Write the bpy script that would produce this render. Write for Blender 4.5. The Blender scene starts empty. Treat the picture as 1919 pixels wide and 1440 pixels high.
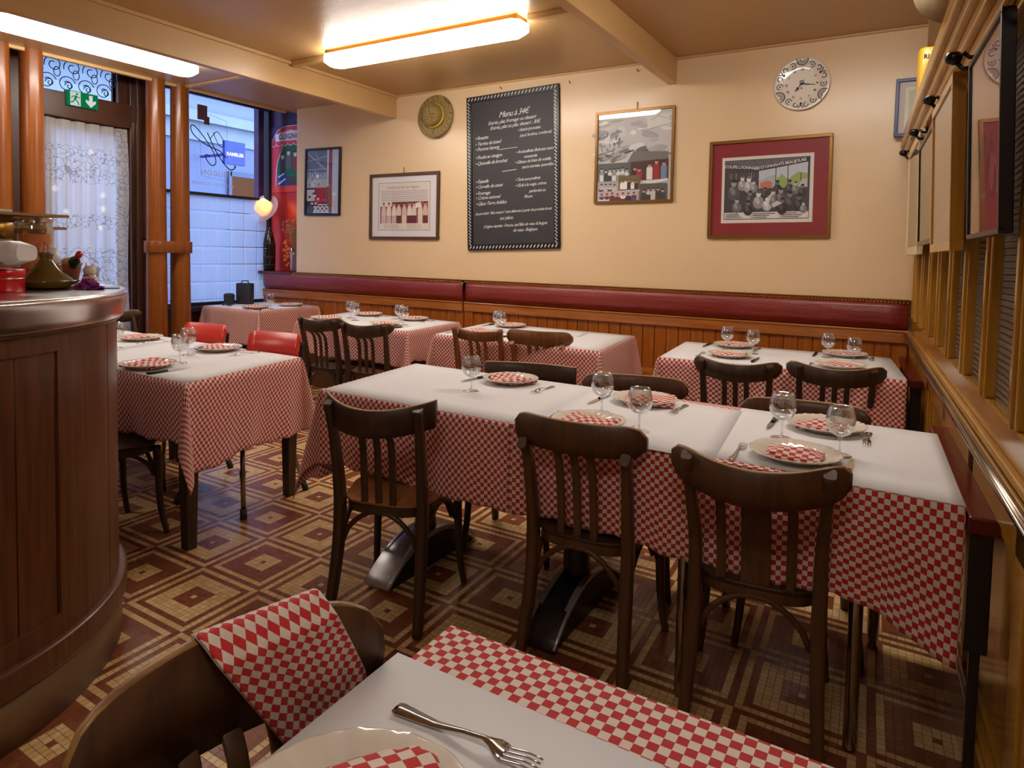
import bpy, bmesh, math, random
from mathutils import Vector, Matrix
random.seed(7)
S = bpy.context.scene
C = S.collection
PI = math.pi
sin, cos = math.sin, math.cos
# ------------------------------------------------------------------ camera
CAMH = 1.35
def _cam():
    f, cx, cy = 1257.215, 951.41, 541.527
    yaw, pitch, roll = 0.541472, 0.0527814, 0.0201276
    fwd = Vector((-sin(yaw)*cos(pitch), cos(yaw)*cos(pitch), -sin(pitch)))
    r = Vector((cos(yaw), sin(yaw), 0)); u = r.cross(fwd)
    r2 = cos(roll)*r + sin(roll)*u; u2 = -sin(roll)*r + cos(roll)*u
    cd = bpy.data.cameras.new('camera'); cd.sensor_fit = 'HORIZONTAL'; cd.sensor_width = 36
    cd.lens = f/1919*36; cd.shift_x = (959.5-cx)/1919; cd.shift_y = (cy-720)/1919
    cd.clip_start = .02; cd.clip_end = 100
    o = bpy.data.objects.new('camera', cd); C.objects.link(o)
    m = Matrix.Identity(4)
    for i in range(3):
        m[i][0] = r2[i]; m[i][1] = u2[i]; m[i][2] = -fwd[i]
    m[0][3] = 0; m[1][3] = 0; m[2][3] = CAMH
    o.matrix_world = m
    S.camera = o
_cam()
# ------------------------------------------------------------------ world, exposure, lamp strengths
W = bpy.data.worlds.new('dusk_sky'); S.world = W; W.use_nodes = True
_bg = W.node_tree.nodes['Background']; _bg.inputs[0].default_value = (.46, .60, 1.0, 1); _bg.inputs[1].default_value = 9.8
S.view_settings.view_transform = 'Standard'; S.view_settings.look = 'None'
S.view_settings.exposure = 0.0; S.view_settings.gamma = 1; S.view_settings.use_curve_mapping = False
LAMP = 26
LAMPC = (1.0, .94, .87)
S.cycles.use_denoising = True
S.cycles.max_bounces = 8; S.cycles.diffuse_bounces = 4; S.cycles.glossy_bounces = 4
S.cycles.transmission_bounces = 6; S.cycles.transparent_max_bounces = 24
S.cycles.sample_clamp_indirect = 6
# ------------------------------------------------------------------ materials
def sR(r, g, b):
    f = lambda c: (c/255/12.92) if c/255 <= .04045 else ((c/255+.055)/1.055)**2.4
    return (f(r), f(g), f(b))
class NT:
    def __init__(s, name):
        s.m = bpy.data.materials.new(name); s.m.use_nodes = True
        s.t = s.m.node_tree; s.t.nodes.clear()
        s.out = s.t.nodes.new('ShaderNodeOutputMaterial')
    def n(s, typ, **k):
        o = s.t.nodes.new(typ)
        ins = k.pop('ins', {})
        for a, b in k.items(): setattr(o, a, b)
        for a, b in ins.items(): s.set(o, a, b)
        return o
    def set(s, o, a, b):
        if isinstance(b, bpy.types.NodeSocket): s.t.links.new(b, o.inputs[a])
        elif isinstance(b, tuple) and len(b) == 3 and len(o.inputs[a].default_value) == 4: o.inputs[a].default_value = (*b, 1)
        else: o.inputs[a].default_value = b
    def math(s, op, a, b=0.0, c=0.0):
        o = s.n('ShaderNodeMath', operation=op)
        s.set(o, 0, a); s.set(o, 1, b); s.set(o, 2, c)
        return o.outputs[0]
    def mix(s, f, a, b):
        o = s.n('ShaderNodeMix', data_type='RGBA'); s.set(o, 0, f); s.set(o, 6, a if not isinstance(a, tuple) else (*a[:3], 1)); s.set(o, 7, b if not isinstance(b, tuple) else (*b[:3], 1))
        return o.outputs[2]
    def ramp(s, f, stops):
        o = s.n('ShaderNodeValToRGB'); s.t.links.new(f, o.inputs[0]); e = o.color_ramp.elements
        while len(e) < len(stops): e.new(.5)
        for k, (p, c) in enumerate(stops):
            e[k].position = p; e[k].color = (*c, 1) if isinstance(c, tuple) else (c, c, c, 1)
        return o.outputs[0]
    def noise(s, vec, scale, detail=3, rough=.5):
        o = s.n('ShaderNodeTexNoise', ins={'Scale': scale, 'Detail': detail, 'Roughness': rough})
        if vec is not None: s.t.links.new(vec, o.inputs['Vector'])
        return o.outputs[0]
    def obj(s, scale=(1, 1, 1), rot=(0, 0, 0)):
        tc = s.n('ShaderNodeTexCoord'); mp = s.n('ShaderNodeMapping'); mp.inputs['Scale'].default_value = scale; mp.inputs['Rotation'].default_value = rot
        s.t.links.new(tc.outputs['Object'], mp.inputs[0]); return mp.outputs[0]
    def uv(s):
        return s.n('ShaderNodeTexCoord').outputs['UV']
    def bump(s, h, st=.3, dist=.002):
        return s.n('ShaderNodeBump', ins={'Strength': st, 'Distance': dist, 'Height': h}).outputs[0]
    def pbr(s, col, rough=.5, metal=0.0, normal=None, **k):
        p = s.n('ShaderNodeBsdfPrincipled')
        s.set(p, 'Base Color', col); s.set(p, 'Roughness', rough); s.set(p, 'Metallic', metal)
        if normal is not None: s.set(p, 'Normal', normal)
        for a, b in k.items(): s.set(p, a.replace('_', ' '), b)
        s.t.links.new(p.outputs[0], s.out.inputs[0]); return p
    def done(s, sh=None):
        if sh is not None: s.t.links.new(sh, s.out.inputs[0])
        return s.m
def plain(name, col, rough=.5, metal=0.0, var=.08, scale=30, bump=0, **k):
    t = NT(name); v = t.obj(); n = t.noise(v, scale)
    c = t.mix(n, tuple(x*(1-var) for x in col), tuple(min(1, x*(1+var)) for x in col))
    t.pbr(c, rough, metal, t.bump(n, bump) if bump else None, **k); return t.m
def wood(name, a, b, rough=.35, axis=2, scale=14, coat=.12, rv=.14):
    t = NT(name); sc = [scale*1.0]*3; sc[axis] = scale*.07
    v = t.obj(tuple(sc)); n = t.noise(v, 3, 6, .6)
    n2 = t.noise(t.obj(), 5, 2)
    c = t.mix(t.ramp(n, [(.3, 0.0), (.7, 1.0)]), a, b)
    c = t.mix(t.math('MULTIPLY', n2, .45), c, tuple(x*.55 for x in a))
    r = t.math('MULTIPLY_ADD', n2, rv, rough-rv/2)
    t.pbr(c, r, 0, t.bump(n, .12, .002), Coat_Weight=coat, Coat_Roughness=.15); return t.m
M = {}
M['floor'] = None
def floor_mat():
    t = NT('mosaic_tile_floor')
    g = t.n('ShaderNodeNewGeometry').outputs['Position']
    s = t.n('ShaderNodeSeparateXYZ', ins={0: g})
    dx = t.math('SUBTRACT', s.outputs[0], -2.50546); dy = t.math('SUBTRACT', s.outputs[1], 1.72180)
    u = t.math('ADD', t.math('MULTIPLY', dx, 2.831293), t.math('MULTIPLY', dy, 0.133904))
    v = t.math('ADD', t.math('MULTIPLY', dx, 0.031479), t.math('MULTIPLY', dy, 2.966172))
    iu = t.math('FLOOR', u); iv = t.math('FLOOR', v)
    par = t.math('FLOORED_MODULO', t.math('ADD', iu, iv), 2.0)      # 1 = A
    def ring(w, iw):
        k = t.math('FLOOR', t.math('MULTIPLY', t.math('SUBTRACT', w, iw), 15.0))
        return t.math('ABSOLUTE', t.math('SUBTRACT', k, 7.0))
    r = t.math('MAXIMUM', ring(u, iu), ring(v, iv))
    def eq(x): return t.math('COMPARE', r, float(x), .4)
    cr = t.math('ADD', t.math('ADD', eq(0), eq(7)), t.math('ADD', t.math('ADD', eq(3), eq(4)), eq(5)))
    isc = t.math('ABSOLUTE', t.math('SUBTRACT', cr, t.math('SUBTRACT', 1.0, par)))
    # per-tile variation
    tu = t.math('MULTIPLY', u, 15.0); tv = t.math('MULTIPLY', v, 15.0)
    cmb = t.n('ShaderNodeCombineXYZ', ins={0: t.math('FLOOR', tu), 1: t.math('FLOOR', tv)}).outputs[0]
    wn = t.n('ShaderNodeTexWhiteNoise', ins={'Vector': cmb}).outputs[0]
    cream = t.mix(wn, sR(214, 172, 106), sR(236, 203, 146))
    red = t.mix(wn, sR(126, 68, 40), sR(148, 84, 52))
    base = t.mix(isc, red, cream)
    big = t.noise(g, 1.3, 3)
    base = t.mix(t.math('MULTIPLY', big, .35), base, t.mix(isc, sR(112, 60, 38), sR(200, 166, 116)))
    fu = t.math('FRACT', tu); fv = t.math('FRACT', tv)
    def edge(f): return t.math('MINIMUM', f, t.math('SUBTRACT', 1.0, f))
    ed = t.math('MINIMUM', edge(fu), edge(fv))
    gr = t.math('LESS_THAN', ed, .045)
    base = t.mix(t.math('MULTIPLY', gr, t.math('MULTIPLY_ADD', isc, .42, .30)), base, sR(66, 36, 20))
    rough = t.math('ADD', t.math('MULTIPLY_ADD', t.noise(g, 9, 4), .22, .14), t.math('MULTIPLY', gr, .3))
    h = t.math('ADD', t.ramp(ed, [(0, 0.0), (.07, 1.0)]), t.math('MULTIPLY', wn, .35))
    t.pbr(base, rough, 0, t.bump(h, .25, .0012)); return t.m
M['floor'] = floor_mat()
def wall_mat(name, a, b, rough=.28, bs=.06):
    t = NT(name); v = t.obj(); n = t.noise(v, 2.2, 3); n2 = t.noise(v, 55, 4)
    t.pbr(t.mix(n, a, b), rough, 0, t.bump(n2, bs, .003)); return t.m
M['wall'] = wall_mat('cream_gloss_paint', sR(226, 194, 150), sR(234, 204, 162))
def ceil_mat():
    t = NT('embossed_ceiling_paper'); v = t.obj(); n2 = t.noise(v, 120, 3); n = t.noise(v, 1.2, 2); n3 = t.noise(v, 9, 3)
    t.pbr(t.mix(n, sR(178, 138, 88), sR(194, 154, 102)), .33, 0, t.bump(t.math('ADD', n2, n3), .55, .003)); return t.m
M['ceil'] = ceil_mat()
M['beam'] = wall_mat('cream_beam_paint', sR(200, 160, 104), sR(212, 174, 120), .35, .05)
M['purple'] = plain('plum_wall_paint', sR(72, 48, 84), .6)
M['nred'] = plain('red_niche_paint', sR(190, 40, 30), .5)
M['dark'] = plain('dark_void', (.01, .008, .007), .8)
M['dwood'] = wood('dark_bistro_wood', sR(76, 51, 34), sR(46, 31, 21), .46)
M['dwood2'] = wood('worn_brown_wood', sR(106, 70, 40), sR(66, 43, 25), .46)
M['wornedge'] = wood('worn_bare_wood_edge', sR(186, 142, 84), sR(112, 72, 38), .45, 0)
M['lwood'] = wood('light_honey_wood', sR(150, 96, 48), sR(108, 64, 30), .38)
M['seatw'] = wood('honey_seat_plywood', sR(176, 116, 60), sR(120, 72, 34), .3, 1)
M['panel'] = wood('varnished_pine', sR(186, 108, 38), sR(142, 74, 24), .22, 2, 12)
M['panelx'] = wood('varnished_pine_rail', sR(196, 118, 44), sR(150, 82, 28), .22, 0, 12)
M['ywood'] = wood('yellow_varnished_wood', sR(204, 148, 48), sR(160, 104, 28), .2, 2, 10, .5)
M['ywoody'] = wood('yellow_varnished_rail', sR(204, 150, 60), sR(158, 106, 34), .2, 1, 10, .5)
M['col'] = wood('orange_varnished_column', sR(160, 88, 24), sR(108, 52, 12), .3, 2, 6, .2)
M['door'] = plain('dark_brown_door_paint', sR(78, 44, 28), .35, 0, .3, 8)
M['barw'] = wood('mahogany_bar_wood', sR(122, 72, 38), sR(72, 41, 22), .38, 2, 16)
M['redrail'] = plain('oxblood_lacquer', sR(96, 22, 16), .25, 0, .15, 14)
M['leather'] = None
def leather():
    t = NT('oxblood_leather'); v = t.obj(); n = t.noise(v, 3, 3); n2 = t.n('ShaderNodeTexVoronoi', ins={'Vector': v, 'Scale': 260.0}).outputs[0]; w = t.noise(t.obj((1.5, 4, 9)), 4, 3)
    t.pbr(t.mix(n, sR(112, 26, 20), sR(142, 42, 30)), t.math('MULTIPLY_ADD', n, .15, .24), 0, t.bump(t.math('ADD', n2, t.math('MULTIPLY', w, 5)), .3, .004), Coat_Weight=.3, Coat_Roughness=.2); return t.m
M['leather'] = leather()
M['brass'] = plain('aged_brass', sR(150, 112, 50), .35, 1)
M['gold'] = plain('gilt_frame', sR(140, 98, 44), .35, .6)
M['black'] = plain('black_lacquer', (.012, .011, .011), .3)
M['rubber'] = plain('black_rubber', (.02, .02, .02), .7)
M['iron'] = plain('dark_cast_iron', sR(70, 68, 66), .38, .85, .3, 20, .2)
M['silver'] = plain('worn_silver_iron', sR(190, 190, 192), .35, .7, .3, 30, .25)
M['chrome'] = plain('dull_chrome', sR(150, 140, 125), .2, 1)
M['steel'] = plain('cutlery_steel', sR(200, 198, 196), .16, 1, .03)
M['zinc'] = plain('zinc_bar_top', sR(226, 222, 218), .22, 1, .12, 7, .08)
M['kick'] = plain('brushed_kick_plate', sR(140, 112, 80), .5, .35, .1, 5)
M['hook'] = plain('blackened_hook_metal', (.03, .028, .026), .25, .8)
M['white'] = plain('white_plastic', sR(225, 220, 216), .35, 0, .02)
M['cream'] = plain('cream_paint', sR(226, 202, 160), .4, 0, .04)
M['paper'] = plain('white_table_paper', sR(232, 231, 232), .85, 0, .02, 3, .02)
M['china'] = plain('cream_china', sR(232, 222, 206), .12, 0, .02, 8, 0, Coat_Weight=.4)
M['red_form'] = plain('red_laminate', sR(228, 62, 46), .3, 0, .04)
M['amber'] = plain('amber_varnish', sR(168, 92, 22), .2)
def checker(name, size, a=(196, 22, 28), b=(240, 230, 214)):
    t = NT(name); uv = t.uv(); s = t.n('ShaderNodeSeparateXYZ', ins={0: uv})
    k = t.n('ShaderNodeTexChecker', ins={'Vector': uv, 'Color1': sR(*a), 'Color2': sR(*b), 'Scale': 1/size})
    wv = t.n('ShaderNodeTexNoise', ins={'Vector': uv, 'Scale': 900.0, 'Detail': 1.0}).outputs[0]
    n = t.n('ShaderNodeTexNoise', ins={'Vector': uv, 'Scale': 14.0, 'Detail': 3.0}).outputs[0]
    c = t.mix(t.math('MULTIPLY', wv, .22), k.outputs[0], sR(200, 110, 100))
    t.pbr(c, .85, 0, t.bump(t.math('ADD', t.math('MULTIPLY', n, 5), wv), .35, .004), Sheen_Weight=.15)
    return t.m
M['check'] = checker('red_gingham_cloth', .0142)
M['checkd'] = checker('red_gingham_draped_napkin', .0108, (206, 26, 30), (238, 228, 212))
M['checkn'] = checker('red_gingham_napkin', .0172, (206, 26, 30), (242, 232, 216))
def glassmat():
    t = NT('thin_drinking_glass')
    tr = t.n('ShaderNodeBsdfTransparent', ins={0: (.94, .95, .95, 1)}); gl = t.n('ShaderNodeBsdfGlossy', ins={'Roughness': .03, 'Color': (1, 1, 1, 1)})
    lw = t.n('ShaderNodeLayerWeight', ins={'Blend': .42})
    f = t.math('MINIMUM', t.math('MULTIPLY_ADD', t.math('POWER', lw.outputs['Facing'], 1.5), .85, .14), 1.0)
    mx = t.n('ShaderNodeMixShader', ins={0: f, 1: tr.outputs[0], 2: gl.outputs[0]})
    return t.done(mx.outputs[0])
M['glass'] = glassmat()
def schlick(t):
    f = t.n('ShaderNodeLayerWeight', ins={'Blend': .5}).outputs['Facing']
    return t.math('MULTIPLY_ADD', t.math('POWER', f, 5.0), .90, .035)
def pane():
    t = NT('clear_window_pane')
    tr = t.n('ShaderNodeBsdfTransparent', ins={0: (.93, .96, .98, 1)}); gl = t.n('ShaderNodeBsdfGlossy', ins={'Roughness': .02})
    mx = t.n('ShaderNodeMixShader', ins={0: schlick(t), 1: tr.outputs[0], 2: gl.outputs[0]})
    return t.done(mx.outputs[0])
M['pane'] = pane()
def frosted():
    t = NT('frosted_film_pane'); g = t.n('ShaderNodeNewGeometry').outputs['Position']; s = t.n('ShaderNodeSeparateXYZ', ins={0: g})
    def ln(x, per, off, w):
        f = t.math('FRACT', t.math('DIVIDE', t.math('SUBTRACT', x, off), per)); return t.math('LESS_THAN', f, w/per)
    l = t.math('MAXIMUM', ln(s.outputs[1], .17, .07, .008), ln(s.outputs[2], .185, .06, .008))
    d = t.n('ShaderNodeBsdfTranslucent', ins={0: (.80, .86, .93, 1)}); p = t.n('ShaderNodeBsdfPrincipled', ins={'Base Color': (.6, .66, .74, 1), 'Roughness': .5})
    m1 = t.n('ShaderNodeMixShader', ins={0: .25, 1: d.outputs[0], 2: p.outputs[0]})
    tr = t.n('ShaderNodeBsdfTransparent', ins={0: (.8, .85, .9, 1)})
    m2 = t.n('ShaderNodeMixShader', ins={0: l, 1: m1.outputs[0], 2: tr.outputs[0]})
    return t.done(m2.outputs[0])
M['frost'] = frosted()
def lace():
    t = NT('white_lace_curtain'); uv = t.uv(); s = t.n('ShaderNodeSeparateXYZ', ins={0: uv})
    vo = t.n('ShaderNodeTexVoronoi', ins={'Vector': uv, 'Scale': 26.0}); d = vo.outputs[0]
    vo2 = t.n('ShaderNodeTexVoronoi', feature='DISTANCE_TO_EDGE', ins={'Vector': uv, 'Scale': 17.0}).outputs[0]
    band = t.ramp(t.n('ShaderNodeTexNoise', noise_dimensions='1D', ins={'W': s.outputs[1], 'Scale': 3.4, 'Detail': 0.0}).outputs[0], [(.47, 0.0), (.50, 1.0)])
    edge = t.math('GREATER_THAN', s.outputs[0], .66)
    zone = t.math('MAXIMUM', band, edge)
    fl = t.math('MULTIPLY', t.math('MAXIMUM', t.math('LESS_THAN', d, .26), t.math('LESS_THAN', vo2, .034)), zone)
    tl = t.n('ShaderNodeBsdfTranslucent', ins={0: (.9, .9, .88, 1)}); df = t.n('ShaderNodeBsdfDiffuse', ins={0: (.85, .82, .76, 1)})
    a = t.n('ShaderNodeMixShader', ins={0: .45, 1: tl.outputs[0], 2: df.outputs[0]})
    tr = t.n('ShaderNodeBsdfTransparent', ins={0: (1, 1, 1, 1)})
    b = t.n('ShaderNodeMixShader', ins={0: .12, 1: a.outputs[0], 2: tr.outputs[0]})
    dk = t.n('ShaderNodeBsdfDiffuse', ins={0: (.16, .19, .26, 1)})
    c = t.n('ShaderNodeMixShader', ins={0: t.math('MULTIPLY', fl, .6), 1: b.outputs[0], 2: dk.outputs[0]})
    return t.done(c.outputs[0])
M['lace'] = lace()
def fluted():
    t = NT('fluted_pane'); v = t.obj(); s = t.n('ShaderNodeSeparateXYZ', ins={0: v})
    z = t.math('ADD', s.outputs[2], t.math('MULTIPLY', t.noise(v, 6, 2), .012))
    h = t.math('SINE', t.math('MULTIPLY', z, 2*PI/.017))
    n = t.noise(t.obj((1, 1, 14)), 3, 2)
    t.pbr(t.mix(n, (.15, .13, .11), (.32, .29, .25)), .16, 0, t.bump(h, .9, .006), Transmission_Weight=.25, IOR=1.5)
    return t.m
M['fluted'] = fluted()
def emit(name, col, st):
    t = NT(name); e = t.n('ShaderNodeEmission', ins={0: (*col, 1), 1: st}); return t.done(e.outputs[0])
M['lamp'] = emit('fluorescent_diffuser', LAMPC, LAMP)
M['lamp_fill'] = emit('added_fill_diffuser', LAMPC, LAMP*.8)  # glow of the two added fill fixtures only
M['bulbglow'] = emit('warm_bulb', (1, .36, .09), 190)
def vcol(name, rough=.4, emis=0):
    t = NT(name); a = t.n('ShaderNodeVertexColor', layer_name='Col').outputs[0]
    if emis:
        e = t.n('ShaderNodeEmission', ins={0: a, 1: emis}); return t.done(e.outputs[0])
    t.pbr(a, rough); return t.m
M['print'] = vcol('printed_paper', .5)
M['glaze'] = vcol('painted_glaze', .15)
def picglass():
    t = NT('picture_glass'); tr = t.n('ShaderNodeBsdfTransparent'); gl = t.n('ShaderNodeBsdfGlossy', ins={'Roughness': .015})
    return t.done(t.n('ShaderNodeMixShader', ins={0: schlick(t), 1: tr.outputs[0], 2: gl.outputs[0]}).outputs[0])
M['pglass'] = picglass()
def straw():
    t = NT('woven_straw'); v = t.obj(); w = t.n('ShaderNodeTexBrick', ins={'Vector': v, 'Scale': 60.0, 'Color1': sR(176, 150, 92), 'Color2': sR(146, 120, 70), 'Mortar': sR(96, 76, 40)})
    n = t.noise(v, 90, 2); t.pbr(t.mix(t.math('MULTIPLY', n, .5), w.outputs[0], sR(110, 88, 48)), .75, 0, t.bump(n, .8, .003)); return t.m
M['straw'] = straw()
# ------------------------------------------------------------------ mesh builder
class MB:
    def __init__(s): s.v = []; s.f = []; s.uvs = {}; s.col = {}; s.smooth = set(); s.mi = {}
    def vert(s, p): s.v.append(tuple(p)); return len(s.v)-1
    def face(s, ids, uv=None, col=None, smooth=False, mi=0):
        s.f.append(tuple(ids)); k = len(s.f)-1
        if mi: s.mi[k] = mi
        if uv: s.uvs[k] = uv
        if col is not None: s.col[k] = col
        if smooth: s.smooth.add(k)
    def hexa(s, P, col=None):
        i = [s.vert(p) for p in P]
        for q in ((3, 2, 1, 0), (4, 5, 6, 7), (0, 1, 5, 4), (1, 2, 6, 5), (2, 3, 7, 6), (3, 0, 4, 7)): s.face([i[a] for a in q], col=col)
        return s
    def box(s, x0, x1, y0, y1, z0, z1, col=None):
        return s.hexa([(x0, y0, z0), (x1, y0, z0), (x1, y1, z0), (x0, y1, z0), (x0, y0, z1), (x1, y0, z1), (x1, y1, z1), (x0, y1, z1)], col)
    def grid(s, fn, nu, nv, uv=None, closed=False, smooth=True, col=None, flip=False):
        ids = [[s.vert(fn(i/nu, j/nv)) for j in range(nv+1)] for i in range(nu + (0 if closed else 1))]
        for i in range(nu):
            for j in range(nv):
                a, b = i, (i+1) % len(ids)
                q = [ids[a][j], ids[b][j], ids[b][j+1], ids[a][j+1]]
                u = [uv(i/nu, j/nv), uv((i+1)/nu, j/nv), uv((i+1)/nu, (j+1)/nv), uv(i/nu, (j+1)/nv)] if uv else None
                if flip: q = q[::-1]; u = u[::-1] if u else None
                s.face(q, u, col, smooth)
        return s
    def sweep(s, path, prof, up=(0, 1, 0), caps=True, smooth=True, col=None):
        """path points; prof(i,t)->list of 2D pts (a along side, b along up-ish)"""
        P = [Vector(p) for p in path]; n = len(P); rings = []
        for i in range(n):
            t = (P[min(i+1, n-1)]-P[max(i-1, 0)]).normalized()
            u = Vector(up); sd = t.cross(u)
            if sd.length < 1e-4: sd = t.cross(Vector((1, 0, .01)))
            sd.normalize(); uu = sd.cross(t).normalized()
            rings.append([s.vert(P[i]+sd*a+uu*b) for a, b in prof(i, i/(n-1))])
        m = len(rings[0])
        for i in range(n-1):
            for j in range(m): s.face([rings[i][j], rings[i][(j+1) % m], rings[i+1][(j+1) % m], rings[i+1][j]], smooth=smooth, col=col)
        if caps: s.face(rings[0][::-1], col=col); s.face(rings[-1], col=col)
        return s
    def tube(s, path, r, seg=10, up=(0, 0, 1), col=None):
        rr = r if callable(r) else (lambda t: r)
        return s.sweep(path, lambda i, t: [(rr(t)*cos(2*PI*k/seg), rr(t)*sin(2*PI*k/seg)) for k in range(seg)], up, col=col)
    def lathe(s, prof, c=(0, 0, 0), seg=24, sx=1, sy=1, cap=False, col=None, mtx=None):
        ids = []
        for k in range(seg):
            a = 2*PI*k/seg; row = []
            for r, z in prof:
                p = Vector((c[0]+r*cos(a)*sx, c[1]+r*sin(a)*sy, c[2]+z))
                if mtx: p = mtx @ p
                row.append(s.vert(p))
            ids.append(row)
        for k in range(seg):
            b = (k+1) % seg
            for j in range(len(prof)-1): s.face([ids[k][j], ids[b][j], ids[b][j+1], ids[k][j+1]], smooth=True, col=col)
        if cap:
            s.face([ids[k][0] for k in range(seg)][::-1], col=col); s.face([ids[k][-1] for k in range(seg)], col=col)
        return s
    def prism(s, poly, z0, z1, mtx=None, col=None, smooth=False):
        f = (lambda p: mtx @ Vector(p)) if mtx else (lambda p: p)
        a = [s.vert(f((x, y, z0))) for x, y in poly]; b = [s.vert(f((x, y, z1))) for x, y in poly]; n = len(poly)
        s.face(a[::-1], col=col); s.face(b, col=col)
        for k in range(n): s.face([a[k], a[(k+1) % n], b[(k+1) % n], b[k]], col=col, smooth=smooth)
        return s
    def build(s, name, mat, parent=None, bevel=0, solid=0, sub=0, loc=None, rz=None, segs=2):
        me = bpy.data.meshes.new(name); me.from_pydata(s.v, [], s.f)
        if s.uvs:
            l = me.uv_layers.new(name='UVMap'); d = l.data
            for p in me.polygons:
                u = s.uvs.get(p.index)
                if u:
                    for k, li in enumerate(p.loop_indices): d[li].uv = u[k]
        if s.col:
            ca = me.color_attributes.new('Col', 'FLOAT_COLOR', 'CORNER')
            for p in me.polygons:
                c = s.col.get(p.index, (.5, .5, .5))
                for li in p.loop_indices: ca.data[li].color = (*c, 1)
        for k in s.smooth: me.polygons[k].use_smooth = True
        for k, q in s.mi.items(): me.polygons[k].material_index = q
        for mm in (mat if isinstance(mat, (list, tuple)) else [mat]): me.materials.append(mm)
        me.update()
        bm = bmesh.new(); bm.from_mesh(me); bmesh.ops.recalc_face_normals(bm, faces=bm.faces)
        if bevel:
            bmesh.ops.remove_doubles(bm, verts=bm.verts, dist=1e-6)
        bm.to_mesh(me); bm.free()
        o = bpy.data.objects.new(name, me); C.objects.link(o)
        if parent: o.parent = parent
        if loc is not None: o.location = loc
        if rz is not None: o.rotation_euler = (0, 0, rz)
        if solid: md = o.modifiers.new('thickness', 'SOLIDIFY'); md.thickness = solid; md.offset = 0
        if sub: md = o.modifiers.new('smooth', 'SUBSURF'); md.levels = sub; md.render_levels = sub
        if bevel:
            md = o.modifiers.new('bevel', 'BEVEL'); md.width = bevel; md.segments = segs; md.limit_method = 'ANGLE'; md.angle_limit = math.radians(50); md.harden_normals = False
        return o
def tag(o, label, cat, group=None):
    o['label'] = label; o['category'] = cat
    if group: o['group'] = group
    return o
def empty(name, loc, rz, label, cat, group=None):
    o = bpy.data.objects.new(name, None); o.empty_display_size = .1; C.objects.link(o); o.location = loc; o.rotation_euler = (0, 0, rz)
    return tag(o, label, cat, group)
def struct(o): o['kind'] = 'structure'; return o
def copytree(o, parent=None):
    c = o.copy(); C.objects.link(c)
    if parent: c.parent = parent
    for ch in list(o.children): copytree(ch, c)
    return c
_fc = {}
def text_polys(txt, size=1, shear=0, align='CENTER', bold=0, res=2, space=1):
    """default-font lettering as (verts2d, tris) in metres"""
    cu = bpy.data.curves.new('lettering', 'FONT'); cu.body = txt; cu.size = size; cu.shear = shear; cu.align_x = align; cu.align_y = 'CENTER'
    cu.resolution_u = res; cu.offset = bold; cu.space_character = space
    o = bpy.data.objects.new('lettering', cu); C.objects.link(o)
    bpy.context.view_layer.update()
    me = o.evaluated_get(bpy.context.evaluated_depsgraph_get()).to_mesh()
    V = [(v.co.x, v.co.y) for v in me.vertices]; F = [tuple(p.vertices) for p in me.polygons]
    o.evaluated_get(bpy.context.evaluated_depsgraph_get()).to_mesh_clear()
    bpy.data.objects.remove(o); bpy.data.curves.remove(cu)
    return V, F
class Pic:
    """flat artwork: coloured shapes on a plane given by origin, x axis, y axis, normal"""
    def __init__(s, o, ax, ay, an): s.m = MB(); s.o = Vector(o); s.ax = Vector(ax).normalized(); s.ay = Vector(ay).normalized(); s.an = Vector(an).normalized(); s.k = 0
    def P(s, x, y): return s.o+s.ax*x+s.ay*y+s.an*(.0004+s.k*.00003)
    def poly(s, pts, col):
        s.k += 1; s.m.face([s.m.vert(s.P(x, y)) for x, y in pts], col=sR(*col)); return s
    def rect(s, x0, y0, x1, y1, col): return s.poly([(x0, y0), (x1, y0), (x1, y1), (x0, y1)], col)
    def ell(s, x, y, rx, ry, col, n=12, a=0):
        return s.poly([(x+rx*cos(t)*cos(a)-ry*sin(t)*sin(a), y+rx*cos(t)*sin(a)+ry*sin(t)*cos(a)) for t in (2*PI*k/n for k in range(n))], col)
    def line(s, pts, w, col):
        s.k += 1
        for (x0, y0), (x1, y1) in zip(pts, pts[1:]):
            dx, dy = x1-x0, y1-y0; L = math.hypot(dx, dy) or 1; nx, ny = -dy/L*w/2, dx/L*w/2
            s.m.face([s.m.vert(s.P(*p)) for p in ((x0+nx, y0+ny), (x0-nx, y0-ny), (x1-nx, y1-ny), (x1+nx, y1+ny))], col=sR(*col))
        return s
    def text(s, txt, x, y, size, col, shear=0, align='CENTER', bold=0, rot=0, mirror=False, space=1):
        s.k += 1; V, F = text_polys(txt, size, shear, align, bold, space=space); ids = []
        for a, b in V:
            if mirror: a = -a
            ids.append(s.m.vert(s.P(x+a*cos(rot)-b*sin(rot), y+a*sin(rot)+b*cos(rot))))
        for f in F: s.m.face([ids[q] for q in f], col=sR(*col))
        return s
    def build(s, name, parent=None, mat=None):
        o = s.m.build(name, mat or M['print'], parent); return o
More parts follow.
